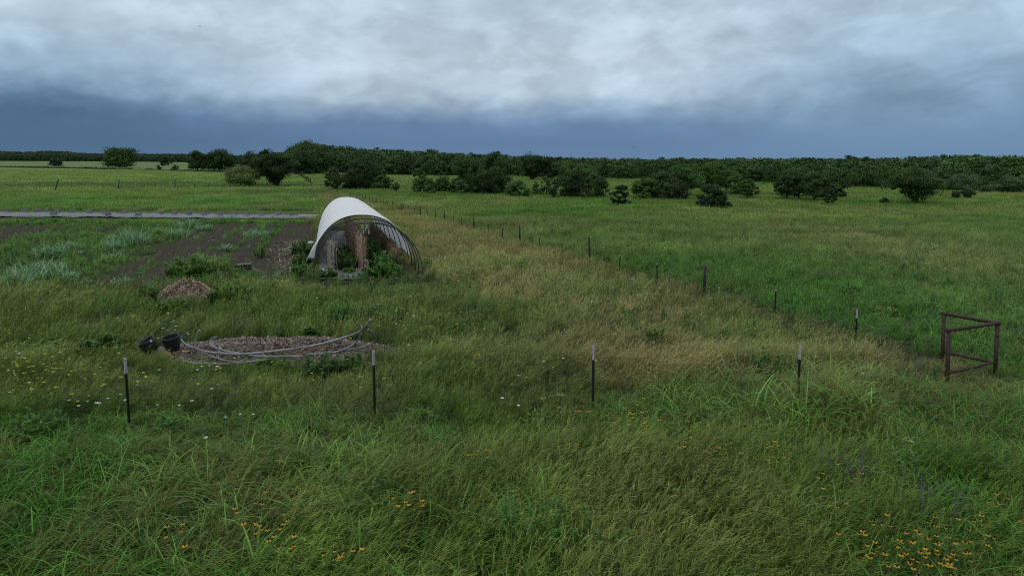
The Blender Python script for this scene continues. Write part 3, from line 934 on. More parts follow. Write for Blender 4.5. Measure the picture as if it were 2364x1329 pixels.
def umbel(px, py, h, r_, label, cl, hc):
    """tall stalk with a flat yellow head"""
    g = at(px, py)
    st = stems(5, .07, h * .85, .12, .03, cl, 22, .3)
    k = 70 if r_ > .2 else 22; dd = disc(k, r_); dd[:, 2] = h * .86 + rng.normal(0, .02, k)
    hd = blades(dd, rng.uniform(0, 6.28, k), .05 if r_ > .2 else .028, .035 if r_ > .2 else .022, 1.3, .4, jit(k, hc, .3), 2)
    sp_ = 9; dq = disc(sp_, r_ * .8)
    ray = blades(np.zeros((sp_, 3)) + (0, 0, h * .6), np.arctan2(dq[:, 1], dq[:, 0]), h * .36, .007, np.hypot(dq[:, 0], dq[:, 1]) / (h * .33), -.3, cl, 2)
    plant('flowering_plant', px, py, label, 'plant', joinb([st, ray, hd]))


umbel(2040, 800, 1.25, .36, 'tall branching plant with flat yellow heads left of the pipe brace', (.08, .14, .05), (.26, .25, .04))
umbel(2090, 1140, 1.0, .10, 'single milkweed stalk with pale yellow green heads at the lower right', (.10, .19, .09), (.36, .42, .16))
umbel(1294, 985, .75, .07, 'pale yellow headed stalk left of the third fence post', (.09, .16, .06), (.34, .36, .12))
umbel(1254, 985, .65, .06, 'smaller yellow headed stalk at the edge of the brown grass', (.09, .16, .06), (.34, .36, .12))


# brown eyed flower clusters: stalks and heads on each clump
def susan(px, py, rx, ry, n, label):
    g = at(px, py); z0 = float(hz(g[0], g[1]))
    e = empty('orange_flower_clump', (g[0], g[1], z0), label, 'wildflowers', 'clumps of orange flowers with dark eyes')
    st, cnt = [], 0
    hv = []
    for _ in range(n):
        q_ = at(px + np.clip(rng.normal(0, rx * 1.15), -2.4 * rx, 2.4 * rx), py + np.clip(rng.normal(0, ry * 1.3), -2.4 * ry, 2.4 * ry), .62)
        b0 = np.array((q_[0] - g[0], q_[1] - g[1], 0)); hgt = rng.uniform(.50, .82)
        s_ = blades([b0], rng.uniform(0, 6.28), hgt, .005, .05, .12, (.075, .13, .04), 2); st.append(s_)
        tip = s_[0][-2:].mean(0); r_ = rng.uniform(.020, .036); k = int(rng.integers(6, 10))
        a = np.linspace(0, 2 * np.pi, k, endpoint=False) + rng.uniform(0, 1)
        pt = blades(np.repeat(tip[None], k, 0), a, r_, r_ * .55, R(70), rng.uniform(.5, 1.5), jit(k, (.56, .34, .02), .3), 2, (.55, 1, .55))
        c_ = blades(np.repeat((tip + (0, 0, .002))[None], 8, 0), np.linspace(0, 6.28, 8), .026, .016, .35, .7, (.018, .010, .009), 2, (1, 1, .4))
        hv.append(joinb([pt, c_]))
    k = n * 4
    fb = np.concatenate([s_[0][:1] for s_ in st]).repeat(4, 0) + rng.normal(0, .05, (k, 3)) * (1, 1, 0) + np.array((0, 0, 1.)) * rng.uniform(.1, .4, (k, 1))
    st.append(blades(fb - np.array((0, 0, .0)), rng.uniform(0, 6.28, k), rng.uniform(.06, .12, k), .02, .7, .6, jit(k, (.07, .15, .05), .25), 2))
    link('stalks', npmesh('stalks', *joinb(st)), M_PLANT, e)
    for h_ in hv[:60]: link('flower', npmesh('flower', *h_), M_PLANT, e)


for a in [(2130, 1290, 62, 26, 58, 'densest cluster of orange dark eyed flowers at the bottom right'),
          (2250, 1240, 45, 22, 18, 'orange dark eyed flowers right of the densest cluster'),
          (2010, 1255, 30, 22, 12, 'orange dark eyed flowers left of the densest cluster'),
          (1640, 1040, 34, 11, 34, 'orange dark eyed flowers in a band right of centre in the lush grass'),
          (1612, 985, 12, 9, 7, 'few orange dark eyed flowers just above the wide band'),
          (1792, 1050, 14, 13, 12, 'small cluster of orange dark eyed flowers right of the band'),
          (1458, 952, 18, 9, 18, 'orange dark eyed flowers below and right of the third fence post'),
          (1485, 1000, 14, 12, 10, 'orange dark eyed flowers among wide blades below the third post'),
          (1345, 944, 10, 3, 6, 'row of orange dark eyed flowers left of the third post foot'),
          (1105, 1047, 14, 6, 9, 'orange dark eyed flowers left of centre in the grass'),
          (1310, 1030, 18, 12, 8, 'orange dark eyed flowers below the yellow headed stalks'),
          (955, 1170, 28, 8, 9, 'orange dark eyed flowers in fine grass left of the shrub'),
          (590, 1200, 34, 28, 16, 'scattered orange dark eyed flowers left of centre near the bottom'),
          (385, 1235, 22, 12, 6, 'orange dark eyed flowers at the lower left in wide blades'),
          (780, 1290, 24, 10, 12, 'orange dark eyed flowers close to the bottom edge left of centre'),
          (640, 1270, 30, 22, 11, 'orange dark eyed flowers under the scattered group at lower left'),
          (1925, 1130, 26, 24, 11, 'orange dark eyed flowers beside the purple spikes'),
          (2310, 1160, 22, 14, 7, 'orange dark eyed flowers near the right edge')]:
    susan(*a)


def spikes(px, py, rx, n, label):
    g = at(px, py); dep = g[1] * CP + CAM_H * SP; r_ = rx / F * dep
    fo = stems(int(n * .9), r_, .38, .07, .018, (.07, .12, .07), 14, .3)
    bs = disc(n, r_); ps = []
    for b0 in bs:
        k = 14; t = np.linspace(.55, 1, k); h_ = rng.uniform(.5, .7)
        ps.append(blades(b0 + np.stack([0 * t, 0 * t, t * h_], -1), rng.uniform(0, 6.28, k), .022, .014, .9, .4, jit(k, (.13, .085, .20), .25), 2))
    plant('purple_flower_clump', px, py, label, 'wildflowers', joinb([fo] + ps), 'clumps of purple flower spikes')


spikes(1960, 1145, 75, 40, 'upper clump of dull purple flower spikes at the right')
spikes(2150, 1215, 80, 46, 'lower clump of dull purple flower spikes above the densest orange flowers')

# ------------------------------------------------------------------ trees
def tube_mb(): return MB()


TREE_C = {'oak': (.042, .088, .020), 'dark': (.028, .058, .017), 'cedar': (.023, .048, .018), 'light': (.115, .165, .048),
          'green': (.054, .118, .026), 'grey': (.070, .125, .046)}


def envelope(style, s):
    """crown radius 0..1 at relative height s in the crown"""
    s = np.clip(s, 0, 1)
    if style == 'cone': return np.clip((1 - s) ** .75 * (.55 + 1.8 * s) * 1.02, 0, 1) * (s < 1)
    if style == 'vase': return np.clip(.18 + s * 1.55, 0, 1) * np.sqrt(np.clip(1 - ((s - .72) / .72) ** 2, 0, 1)) * np.where(s > .72, np.sqrt(np.clip(1 - ((s - .72) / .30) ** 2, 0, 1)), 1)
    if style == 'bush': return np.sqrt(np.clip(1 - ((s - .28) / .74) ** 2, 0, 1))
    if style == 'flat': return np.sqrt(np.clip(1 - ((s - .45) / .56) ** 2, 0, 1)) ** .8
    return np.sqrt(np.clip(1 - ((s - .42) / .60) ** 2, 0, 1))


def crown(wd, h, s0, style, leaf, n_cl, per, colr, off=0.0, ragged=1.0):
    """leaf faces gathered in clumps through the crown's volume"""
    hc = h * (1 - s0)
    s = rng.uniform(.03, .97, n_cl) if style != 'vase' else rng.beta(2.2, 1.5, n_cl)
    e = envelope(style, s) * wd / 2
    a = rng.uniform(0, 2 * np.pi, n_cl)
    lob = 1 + .22 * np.sin(a * 2 + rng.uniform(0, 6)) * rng.uniform(.3, 1) + .16 * np.sin(a * 3 + s * 5 + rng.uniform(0, 6)) + .12 * np.sin(a * 5 + s * 9 + rng.uniform(0, 6))
    rr = e * np.sqrt(rng.uniform(.10, 1, n_cl)) * rng.uniform(.78, 1.0 + .16 * ragged, n_cl) * lob
    cx = rr * np.cos(a) + off * (s * .7 + .3); cy = rr * np.sin(a) * .92; cz = h * s0 + s * hc * (1 + .10 * np.sin(cx / wd * 9 + rng.uniform(0, 6)) * s) 
    cr = wd * rng.choice([.045, .07, .10, .12], n_cl) * rng.uniform(.8, 1.15, n_cl) * (1.0 if style != 'cone' else .8)
    cb = rng.uniform(.65, 1.4, n_cl)
    dirs = rng.normal(0, 1, (n_cl * per, 3)); dirs /= np.linalg.norm(dirs, axis=1)[:, None] + 1e-9
    rad = np.repeat(cr, per) * 1.55 * rng.uniform(.45, 1.08, n_cl * per)
    P_ = np.repeat(np.stack([cx, cy, cz], -1), per, 0) + dirs * rad[:, None] * np.array((1, 1, .72))
    P_[:, 2] = np.maximum(P_[:, 2], .02 * h)
    # leaves lie over the outside of their clump, as a tree holds them to the light
    nv = dirs + .35 * (P_ - np.array((off * .6, 0, h * (s0 + .35 * (1 - s0))))) / (wd * .5) + rng.normal(0, .42, P_.shape)
    hd_ = np.arctan2(nv[:, 1], nv[:, 0]); ph = np.arctan2(np.hypot(nv[:, 0], nv[:, 1]), nv[:, 2])
    n = len(P_); L = leaf * rng.uniform(.6, 1.35, n)
    V, Qd, C = blades(P_, hd_, L, L * .8, ph + np.pi / 2, rng.uniform(-.5, .5, n), np.repeat(cb, per)[:, None] * jit(n, colr, .22), 1, (1, .55))
    return (V, Qd, C), np.stack([cx, cy, cz], -1)


def trunk(h, s0, pts, r0, style, forks=5):
    mb = MB(); k = len(pts)
    nt_ = {'vase': 3, 'multi': 4}.get(style, 1)
    top = np.array((np.mean(pts[:, 0]) * .6, 0, h * (s0 + .42 * (1 - s0))))
    if nt_ == 1:
        m1 = np.array((rng.normal(0, .05) * h * .3, 0, h * max(s0, .12) * .9))
        mb.tube([(0, 0, -.2), m1 * (.5, .5, .5), m1, (m1 + top) / 2 + rng.normal(0, .04, 3) * h * .3, top], [r0 * 1.25, r0, r0 * .85, r0 * .6, r0 * .3], 7)
        st = [m1]
    else:
        st = []
        for i in range(nt_):
            a = i * 6.28 / nt_ + rng.uniform(0, .8)
            m1 = np.array((math.cos(a) * h * .07, math.sin(a) * h * .07, h * max(s0, .16)))
            mb.tube([(0, 0, -.2), m1 * .5, m1, m1 * 1.9], [r0, r0 * .7, r0 * .5, r0 * .25], 6); st.append(m1)
    sel = pts[rng.permutation(k)[:forks * nt_ + 4]]
    for p_ in sel:
        s_ = st[rng.integers(len(st))]
        md = s_ * .45 + p_ * .55 + np.array((0, 0, -.05 * h))
        mb.tube([s_, (s_ + md) / 2 + rng.normal(0, .02, 3) * h, md, p_], [r0 * .45, r0 * .34, r0 * .22, r0 * .08], 5)
    return mb


def tree(px, py, pl, pr, pt, style, kind, label, s0=.12, name='tree', group='trees scattered over the fields', dens=1.0, off=None, cat='tree', Y=None, zb=None):
    g = at(px, py) if Y is None else np.array((atY(px, py, Y)[0], Y, 0.0))
    dep = g[1] * CP + CAM_H * SP
    wd = (pr - pl) / F * dep; z0 = float(hz(g[0], g[1]))
    top = atY(px, pt, g[1])[2]; h = (top - z0) / 1.03
    o_ = ((pl + pr) / 2 - px) / F * dep
    leaf = max(.11, .84 * dep / 683.0)
    if kind == 'light': leaf *= .8
    area = wd * h * (1 - s0)
    ncl = int(np.clip(34 + 1.6 * area / (leaf * 3.5), 44, 190)); per = int(np.clip(12 * dens * area / (leaf * leaf) / ncl / .75, 24, 190))
    cd, pts = crown(wd, h, s0, style if style in ('cone', 'vase', 'bush', 'flat') else 'round', leaf, ncl, per, TREE_C[kind], o_)
    e = empty(name, (g[0], g[1], z0), label, cat, group)
    link('crown', npmesh('crown', *cd), M_LEAF, e)
    trunk(h, s0, pts, max(.05, .022 * h + .012 * wd), style).build('trunk', M_BARK, e, True)
    return e


B = 'bush'
G2 = 'trees and bushes scattered over the field right of the long fence'
for a in [
    (40, 374, 32, 48, 361, 'round', 'dark', 'tiny tree at the foot of the far woods near the left edge', .1),
    (130, 384, 117, 146, 363, 'round', 'dark', 'small dark tree alone in the far field at the left', .1),
    (277, 387, 238, 318, 341, 'round', 'oak', 'big round dark tree standing alone in the far left field', .12),
    (379, 384, 368, 391, 359, 'round', 'dark', 'small dark tree right of the big round one, before the far woods', .08),
    (367, 391, 362, 372, 381, 'cone', 'dark', 'tiny pointed shrub on the far fence line', .0),
    (405, 392, 399, 411, 380, 'round', 'grey', 'tiny pale sapling on the far fence line', .1),
    (455, 396, 435, 482, 349, 'round', 'dark', 'left tree of the dark pair on the far fence line', .14),
    (505, 396, 472, 542, 348, 'flat', 'dark', 'right and wider tree of the dark pair on the far fence line', .14),
    (592, 410, 562, 628, 348, 'round', 'dark', 'dark tree behind the light green one', .1),
    (556, 432, 521, 604, 386, 'flat', 'light', 'light green spreading tree with forked trunk in the left field', .22),
    (640, 431, 588, 676, 350, 'vase', 'dark', 'very dark flaring tree right of the light green one', .10),
]: tree(*a)
tree(712, 402, 668, 775, 330, 'round', 'oak', 'tallest broad oak at the left end of the woods, over the fence line', .03, group=None)
tree(700, 404, 680, 735, 352, 'bush', 'dark', 'dark lower tree at the foot of the tallest oak where the fence ends', .02, group=None)
for a in [
    (771, 441, 750, 794, 388, 'round', 'oak', 'small tree over the long fence left of the big dark clump', .16),
    (830, 438, 788, 880, 369, B, 'dark', 'big dark bushy tree behind the white tunnel', .0),
    (862, 432, 830, 892, 374, B, 'oak', 'bushy tree at the right of the big dark one behind the tunnel', .0),
    (882, 440, 862, 903, 404, B, 'oak', 'low bush at the right foot of the big dark clump', .0),
    (914, 444, 906, 922, 421, 'vase', 'green', 'thin sapling alone between two tree clumps', .1),
    (966, 447, 948, 992, 385, 'cone', 'green', 'pointed leafy green tree right of the thin sapling', .0),
    (994, 450, 978, 1004, 410, B, 'green', 'narrow bush touching the pointed green tree', .0),
    (1019, 446, 996, 1043, 410, 'round', 'oak', 'round dark small tree with a short trunk left of the biggest pair', .12),
    (1048, 448, 1034, 1066, 414, B, 'oak', 'bush between the round small tree and the biggest pair', .0),
    (1068, 451, 1052, 1084, 414, B, 'grey', 'paler bush at the left foot of the biggest pair', .0),
    (1085, 446, 1040, 1122, 362, B, 'oak', 'left tree of the biggest pair in the middle of the field', .0),
    (1140, 449, 1098, 1178, 352, B, 'oak', 'right and taller tree of the biggest pair in the field', .0),
    (1110, 450, 1075, 1160, 398, B, 'dark', 'dark bush under the biggest pair of trees', .0),
    (1194, 456, 1168, 1222, 419, B, 'green', 'light green bush right of the biggest pair', .0),
    (1240, 452, 1224, 1248, 420, 'round', 'green', 'small leaning tree left of two slender ones', .05),
    (1261, 454, 1246, 1277, 407, B, 'green', 'slender upright bush beside the small leaning tree', .0),
    (1278, 460, 1268, 1288, 432, 'vase', 'dark', 'tiny sapling left of the dark conical cedar', .1),
    (1340, 440, 1288, 1376, 376, 'round', 'green', 'green tree rising behind the dark conical cedar', .1),
    (1318, 457, 1282, 1368, 402, 'cone', 'cedar', 'wide dark conical cedar', .0),
    (1376, 459, 1346, 1405, 401, 'round', 'oak', 'round dark tree right of the conical cedar', .08),
    (1431, 476, 1410, 1453, 421, 'cone', 'cedar', 'small dark pointed cedar standing forward alone', .0),
    (1482, 463, 1455, 1510, 408, B, 'green', 'left bush of the wide clump right of the small cedar', .0),
    (1520, 461, 1486, 1562, 399, B, 'oak', 'highest bush of the wide clump right of the small cedar', .0),
    (1555, 464, 1520, 1592, 422, B, 'dark', 'low dark bush at the right of the wide clump', .0),
    (1584, 456, 1545, 1616, 380, 'round', 'green', 'thin leafy tree with visible trunk behind the wide clump', .28),
    (1650, 448, 1598, 1682, 378, 'round', 'green', 'green tree rising behind the dark round cedar', .18),
    (1648, 483, 1615, 1681, 427, B, 'cedar', 'dark round cedar standing forward alone', .0),
    (1698, 454, 1668, 1716, 404, 'round', 'green', 'left one of two small trees right of the round cedar', .16),
    (1727, 461, 1705, 1747, 412, 'round', 'green', 'right one of two small trees, with a short thick trunk', .16),
    (1816, 463, 1789, 1842, 407, 'round', 'dark', 'leftmost tree of the row of four at the right', .24),
    (1844, 464, 1820, 1872, 401, 'round', 'dark', 'second tree of the row of four at the right', .22),
    (1880, 467, 1848, 1925, 399, 'round', 'oak', 'third and widest tree of the row of four at the right', .22),
    (1933, 459, 1905, 1956, 406, B, 'cedar', 'last dark tree of the row of four at the right', .0),
    (1919, 476, 1904, 1932, 438, 'cone', 'dark', 'small shrub in front of the row of four', .0),
    (2041, 475, 2029, 2054, 457, B, 'dark', 'little dark shrub alone left of the flaring tree', .0),
    (2113, 474, 2054, 2163, 394, 'vase', 'oak', 'flaring tree with narrow trunk alone at the right', .16),
    (2206, 462, 2196, 2218, 440, 'vase', 'dark', 'left low twiggy shrub beyond the flaring tree', .05),
    (2232, 461, 2219, 2248, 436, 'vase', 'dark', 'right low twiggy shrub beyond the flaring tree', .05),
    (2233, 443, 2186, 2280, 403, B, 'grey', 'pale rounded bush at the wood edge at the right', .0),
    (2180, 443, 2163, 2196, 420, B, 'oak', 'dark bush left of the pale rounded one at the wood edge', .0),
    (2276, 448, 2264, 2288, 434, B, 'cedar', 'small dark shrub right of the pale rounded bush', .0),
    (2342, 448, 2300, 2392, 409, B, 'grey', 'broad bush at the wood edge by the right border', .0),
]: tree(*a, group=G2)
tree(1228, 416, 1202, 1262, 354, 'vase', 'dark', 'tall forked dark tree rising at the right end of the middle woods', .05, group='tall trees rising from the woods')
tree(1262, 416, 1248, 1278, 364, 'round', 'dark', 'narrow dark tree beside the tall forked one', .05, group='tall trees rising from the woods')
tree(1397, 414, 1389, 1406, 369, 'cone', 'dark', 'narrow pointed tree sticking out of the low woods', .05, group='tall trees rising from the woods')
tree(1563, 400, 1540, 1588, 366, 'round', 'grey', 'rounded crown rising over the woods right of centre', .1, group='tall trees rising from the woods')
tree(1963, 405, 1945, 1982, 358, 'round', 'dark', 'rounded dark crown rising highest over the woods at the right', .1, group='tall trees rising from the woods')
tree(2245, 410, 2222, 2268, 360, 'round', 'dark', 'dark crown rising over the woods near the right border', .1, group='tall trees rising from the woods')


# the woods themselves read as one mass
def wood_proto():
    n_cl, per = 46, 20
    (V, Qd, C), pts = crown(1.0, 1.0, .02, 'bush' if rng.uniform() < .4 else 'round', .062, n_cl, per, (1, 1, 1))
    t = blades([(0, 0, 0)] * 3, (0, 2, 4), .7, .03, .05, .1, (.9, .7, .6), 2)
    return joinb([(V, Qd, C), t])


P_WOOD_ = protos('wood_tree', wood_proto, 7, M_WOOD)
SKX = [-400, 0, 60, 130, 200, 400, 560, 660, 690, 720, 770, 900, 1000, 1050, 1180, 1200, 1300, 1350, 1550, 1700, 1900, 2100, 2200, 2364, 2900]
SKY = [352, 351, 352, 349, 355, 356, 360, 352, 336, 334, 343, 348, 348, 353, 358, 362, 366, 367, 367, 368, 368, 366, 363, 360, 358]


def woods(name, label, line, depth, spacing, sc_far, tintc, low=.62):
    pts, sc, tn = [], [], []
    L = [at(*p_)[:2] for p_ in line]
    for i in range(len(L) - 1):
        a, b_ = L[i], L[i + 1]; seg = np.linalg.norm(b_ - a)
        ap, bp_ = L[i], L[i + 1]
        n = int(seg * depth / spacing ** 2)
        for _ in range(n):
            u_, v_ = rng.uniform(), rng.uniform() ** 1.15
            p_ = a * (1 - u_) + b_ * u_
            dirn = p_ / np.linalg.norm(p_)
            p_ = p_ + dirn * (v_ * depth + rng.normal(0, 1.2))
            px, py = pix(p_[0], p_[1])
            dep = p_[1] * CP + CAM_H * SP
            sky_z = CAM_H + (368 - np.interp(px, SKX, SKY)) / F * dep
            fr = min(1, v_ * depth / (depth * .35))
            hgt = sky_z * (low + (1 - low) * fr) * rng.uniform(.86, 1.0) * (.93 + .13 * float(vnoise(p_[0], p_[1], 14, 6)))
            if v_ > .3 and rng.uniform() < .06: hgt = sky_z * rng.uniform(1.0, 1.07)
            z = float(hz(p_[0], p_[1])); hgt = max(hgt - z, 1.5)
            pts.append((p_[0], p_[1], z)); w_ = hgt * rng.uniform(.9, 1.5) * (1 if hgt < 9 else .85)
            sc.append((w_, w_, hgt)); tn.append(np.array(tintc) * rng.uniform(.55, 1.45) * np.array((rng.uniform(.85, 1.2), 1, rng.uniform(.85, 1.15))))
    print(name, len(pts))
    scatter(name, P_WOOD_, pts, rng.uniform(0, 6.28, len(pts)), sc, np.array(tn), label=label)


woods('far_woods', 'long low line of woods far beyond the left fields', [(-500, 374.5), (0, 374.5), (240, 376), (430, 377.5), (640, 384), (760, 386)], 120, 7.0, 1, (.034, .066, .030), .75)  # bluer leaf tint in place of distance haze
woods('middle_woods', 'dense dark woods behind the trees in the middle', [(668, 400), (760, 398), (900, 406), (1180, 409), (1310, 413)], 60, 4.2, 1, (.036, .076, .021), .70)
woods('right_woods', 'dense dark woods along the right field', [(1300, 413), (1560, 416), (1760, 424), (1960, 434), (2200, 441), (2400, 446), (2900, 458)], 66, 3.0, 1, (.037, .084, .022), .60)
# the ragged undergrowth at the wood edge is part of those masses


# ------------------------------------------------------------------ tunnel
def arc(c, wdt, h, n=24, a0=0, a1=math.pi, dz=0):
    """rounded hoop over centre c; TP is the crosswise direction"""
    out = []
    for k in range(n + 1):
        a = a0 + (a1 - a0) * k / n
        ex = math.copysign(abs(math.cos(a)) ** .88, math.cos(a)); ez = abs(math.sin(a)) ** .92
        x_ = -ex * wdt / 2
        out.append((c[0] + TP[0] * x_, c[1] + TP[1] * x_, ez * h + dz))
    return out


TW, TH = 4.75, 2.42
tun = empty('caterpillar_tunnel', (TA[0], TA[1], 0), 'long half round growing tunnel of white film on dark hoops with its front hoops bare', 'greenhouse')
def loc(p_): return (p_[0] - TA[0], p_[1] - TA[1], p_[2])
for i, s_ in enumerate([0.0, 1.15, 2.25, 3.35, 4.5] + [4.5 + 2.4 * k for k in range(1, 8)]):
    if s_ > TL: break
    c_ = TA + TD * s_
    mb = MB(); p_ = [loc(q_) for q_ in arc(c_, TW - .9 * (s_ / TL) ** 1.3, TH + (-.02 if i % 2 else .02), 28)]
    p_[0] = (p_[0][0], p_[0][1], -.2); p_[-1] = (p_[-1][0], p_[-1][1], -.2)
    mb.tube(p_, .023, 8)
    mb.build('hoop', M_HOOP, tun, True)
# ridge purlin with the tied strings hanging from it
mb = MB(); mb.tube([loc((*(TA + TD * s_), TH - .06)) for s_ in np.linspace(2.2, TL, 12)], .018, 6); mb.build('ridge_pipe', M_HOOP, tun, True)
# cover
ns_, na_ = 110, 40
S0, S1 = 4.35, TL
V, suv = [], []
for i in range(ns_ + 1):
    f = i / ns_; s_ = S0 + (S1 - S0) * f
    hp = 4.5 + 2.4 * np.arange(8)
    dmin = np.min(np.abs(s_ - hp)); sag = .085 * min(1, dmin / 1.2) ** 1.1
    for k in range(na_ + 1):
        g_ = k / na_
        # left edge reaches the ground, right edge is rolled up (lower right at the mouth)
        aL = .04 + .05 * (f > .02) * 0
        zr = .38 + .10 * math.sin(s_ * 1.3)
        aR = math.pi - math.asin(min(.95, (zr / TH) ** (1 / .92)))
        a = aL + (aR - aL) * g_
        ex = math.copysign(abs(math.cos(a)) ** .88, math.cos(a)); ez = abs(math.sin(a)) ** .92
        ww, hh_ = TW / 2 - .45 * (s_ / TL) ** 1.3 + .045 - sag * .6, TH + .045 - sag
        w2 = (.02 * math.sin(s_ * 9 + a * 5) + .014 * math.sin(s_ * 21 + a * 2.5 + math.sin(s_ * 3))) * min(1, dmin / .35) + .05 * (float(vnoise(s_ * 1.0, a * 1.6, .8, 5)) - .5)
        x_ = -ex * (ww + w2)
        front = -.55 * (abs(math.cos(a)) ** 1.5) * (1 - sstep(s_, S0, S0 + 1.2)) * (1 if math.cos(a) > 0 else .5)   # mouth drawn forward at the foot
        c_ = TA + TD * (s_ + front)
        fl = .34 * (1 - sstep(a, 0, .6)) * (1 - sstep(s_, S0, S0 + 2)) + .05 * (1 - sstep(a, 0, .2))
        x_ -= fl
        V.append(loc((c_[0] + TP[0] * x_, c_[1] + TP[1] * x_, ez * (hh_ + w2) + .03)))
        suv.append((s_, a * 2.3, 0))
ii = np.arange((ns_ + 1) * (na_ + 1)).reshape(ns_ + 1, na_ + 1)
Q = np.stack([ii[:-1, :-1], ii[:-1, 1:], ii[1:, 1:], ii[1:, :-1]], -1).reshape(-1, 4)
me = npmesh('cover', V, Q, None, True)
a_ = me.attributes.new('suv', 'FLOAT_VECTOR', 'POINT'); a_.data.foreach_set('vector', np.array(suv, np.float32).ravel())
cv = link('cover', me, M_FILM, tun)
# hem and tie ropes over the film
mb = MB()
for j in range(8):
    s_ = 5.7 + 2.4 * j
    if s_ > TL - .3: break
    c_ = TA + TD * s_
    mb.tube([loc((q_[0], q_[1], q_[2])) for q_ in arc(c_, TW + .03 - .9 * (s_ / TL) ** 1.3, TH + .005, 22, .06, math.pi - .5)], .007, 5)
mb.build('tie_rope', M_ROPE, tun, True)
mb = MB(); mb.tube([loc(q_) for q_ in arc(TA + TD * (TL - .05), TW - .76, TH + .06, 26, .05, math.pi - .5)], .03, 6); mb.build('end_hem', M_HOOP, tun, True)

# fabric floor inside, wavy
def sheet(name, f00, f10, f11, f01, nu, nv, mat, z, amp, label=None, cat=None, parent=None, edge=.0):
    V = []
    for j in range(nv + 1):
        for i in range(nu + 1):
            u_, v_ = i / nu, j / nv
            p_ = (np.array(f00) * (1 - u_) + np.array(f10) * u_) * (1 - v_) + (np.array(f01) * (1 - u_) + np.array(f11) * u_) * v_
            if v_ in (0, 1) or u_ in (0, 1): p_ = p_ + rng.normal(0, edge, 2)
            V.append((p_[0], p_[1], z + amp * (fbm(p_[0], p_[1], .9, 5, 2) + .6 * vnoise(p_[0], p_[1], .35, 8) - .5) + float(hz(p_[0], p_[1]))))
    ii = np.arange((nu + 1) * (nv + 1)).reshape(nv + 1, nu + 1)
    Q = np.stack([ii[:-1, :-1], ii[:-1, 1:], ii[1:, 1:], ii[1:, :-1]], -1).reshape(-1, 4)
    o = link(name, npmesh(name, V, Q, None, True), mat, parent)
    m_ = o.modifiers.new('thickness', 'SOLIDIFY'); m_.thickness = .004
    if label: props(o, label, cat)
    return o


def tp(s_, c_, z=0):  # tunnel coordinates: along, across
    q_ = TA + TD * s_ + TP * c_
    return np.array((q_[0], q_[1], z))


sheet('ground_cloth', tp(-.35, -2.1)[:2], tp(-.2, .3)[:2], tp(TL - 1, .9)[:2], tp(TL - 1, -2.1)[:2], 26, 110, M_FABRIC2, .05, .07,
      'grey woven ground cloth laid inside the tunnel', 'ground cloth', None, .06)


# dead vine rows on netting inside the tunnel
def trellis(c_, s0_, s1_, h, col_, label, dens=26, netn=True):
    e = empty('trellis_row', tuple(tp((s0_ + s1_) / 2, c_)), label, 'trellis', 'rows of dry vines inside the tunnel')
    o0 = tp((s0_ + s1_) / 2, c_)
    for s_ in np.arange(s0_, s1_ + .1, 2.4):
        mb = MB(); p_ = tp(s_, c_) - o0; mb.tube([(p_[0], p_[1], -.1), (p_[0], p_[1], h)], .018, 6); mb.build('stake', M_TPOST, e)
    mb = MB()
    for zz in np.arange(.25, h, .28):
        a, b_ = tp(s0_, c_) - o0, tp(s1_, c_) - o0
        mb.tube([(a[0], a[1], zz), ((a[0] + b_[0]) / 2, (a[1] + b_[1]) / 2, zz - .05), (b_[0], b_[1], zz)], .005, 4)
    mb.build('string', M_ROPE, e)
    n = int(dens * (s1_ - s0_))
    s_ = rng.uniform(s0_, s1_, n)
    B0 = np.array([tp(q_, c_ + rng.normal(0, .07)) for q_ in s_]) - o0; B0[:, 2] = 0
    st = blades(B0, rng.uniform(0, 6.28, n), h * rng.uniform(.6, 1.02, n), rng.uniform(.012, .024, n), rng.uniform(0, .08, n), rng.normal(0, .12, n), jit(n, col_, .35), 4, (1, 1, .9, .8, .5))
    m_ = n * 9
    pp = B0[rng.integers(0, n, m_)] + rng.normal(0, .09, (m_, 3)); pp[:, 2] = rng.uniform(.05, h, m_)
    lv = blades(pp, rng.uniform(0, 6.28, m_), rng.uniform(.08, .22, m_), rng.uniform(.008, .02, m_), rng.uniform(.8, 2.6, m_), rng.uniform(-.5, 1.2, m_), jit(m_, col_, .4), 2)
    link('dry_vines', npmesh('dry_vines', *joinb([st, lv])), M_PLANT, e)


trellis(-1.55, .9, TL - 2, 1.45, (.30, .265, .235), 'left row of pale dry vines beside the film wall', 22)
trellis(-.15, 1.3, TL - 1.5, 1.7, (.34, .245, .18), 'middle row of tall brown dead vines', 44)
trellis(1.5, 2.0, TL - 3, 1.0, (.20, .13, .09), 'right row of dark brown dead vines at the open side', 44)
tg = empty('row_markers', tuple(tp(2.7, -.05, TH - .1)), 'white tags and strings hanging from the ridge at the tunnel mouth', 'tags')
for k in range(5):
    mb = MB(); dx = -.16 + .08 * k
    p_ = (tp(2.6 + .1 * (k % 2), .05 + dx) - tp(2.7, -.05)); z1 = -.1 - .14 * ((k * 2) % 3)
    mb.tube([(p_[0], p_[1], .05), (p_[0] + .01, p_[1], z1)], .006, 4)
    mb.box((p_[0] + .01, p_[1], z1 - .14), (.045, .012, .26 - .05 * (k % 3)), .3)
    mb.build('tag', M_PALE, tg)
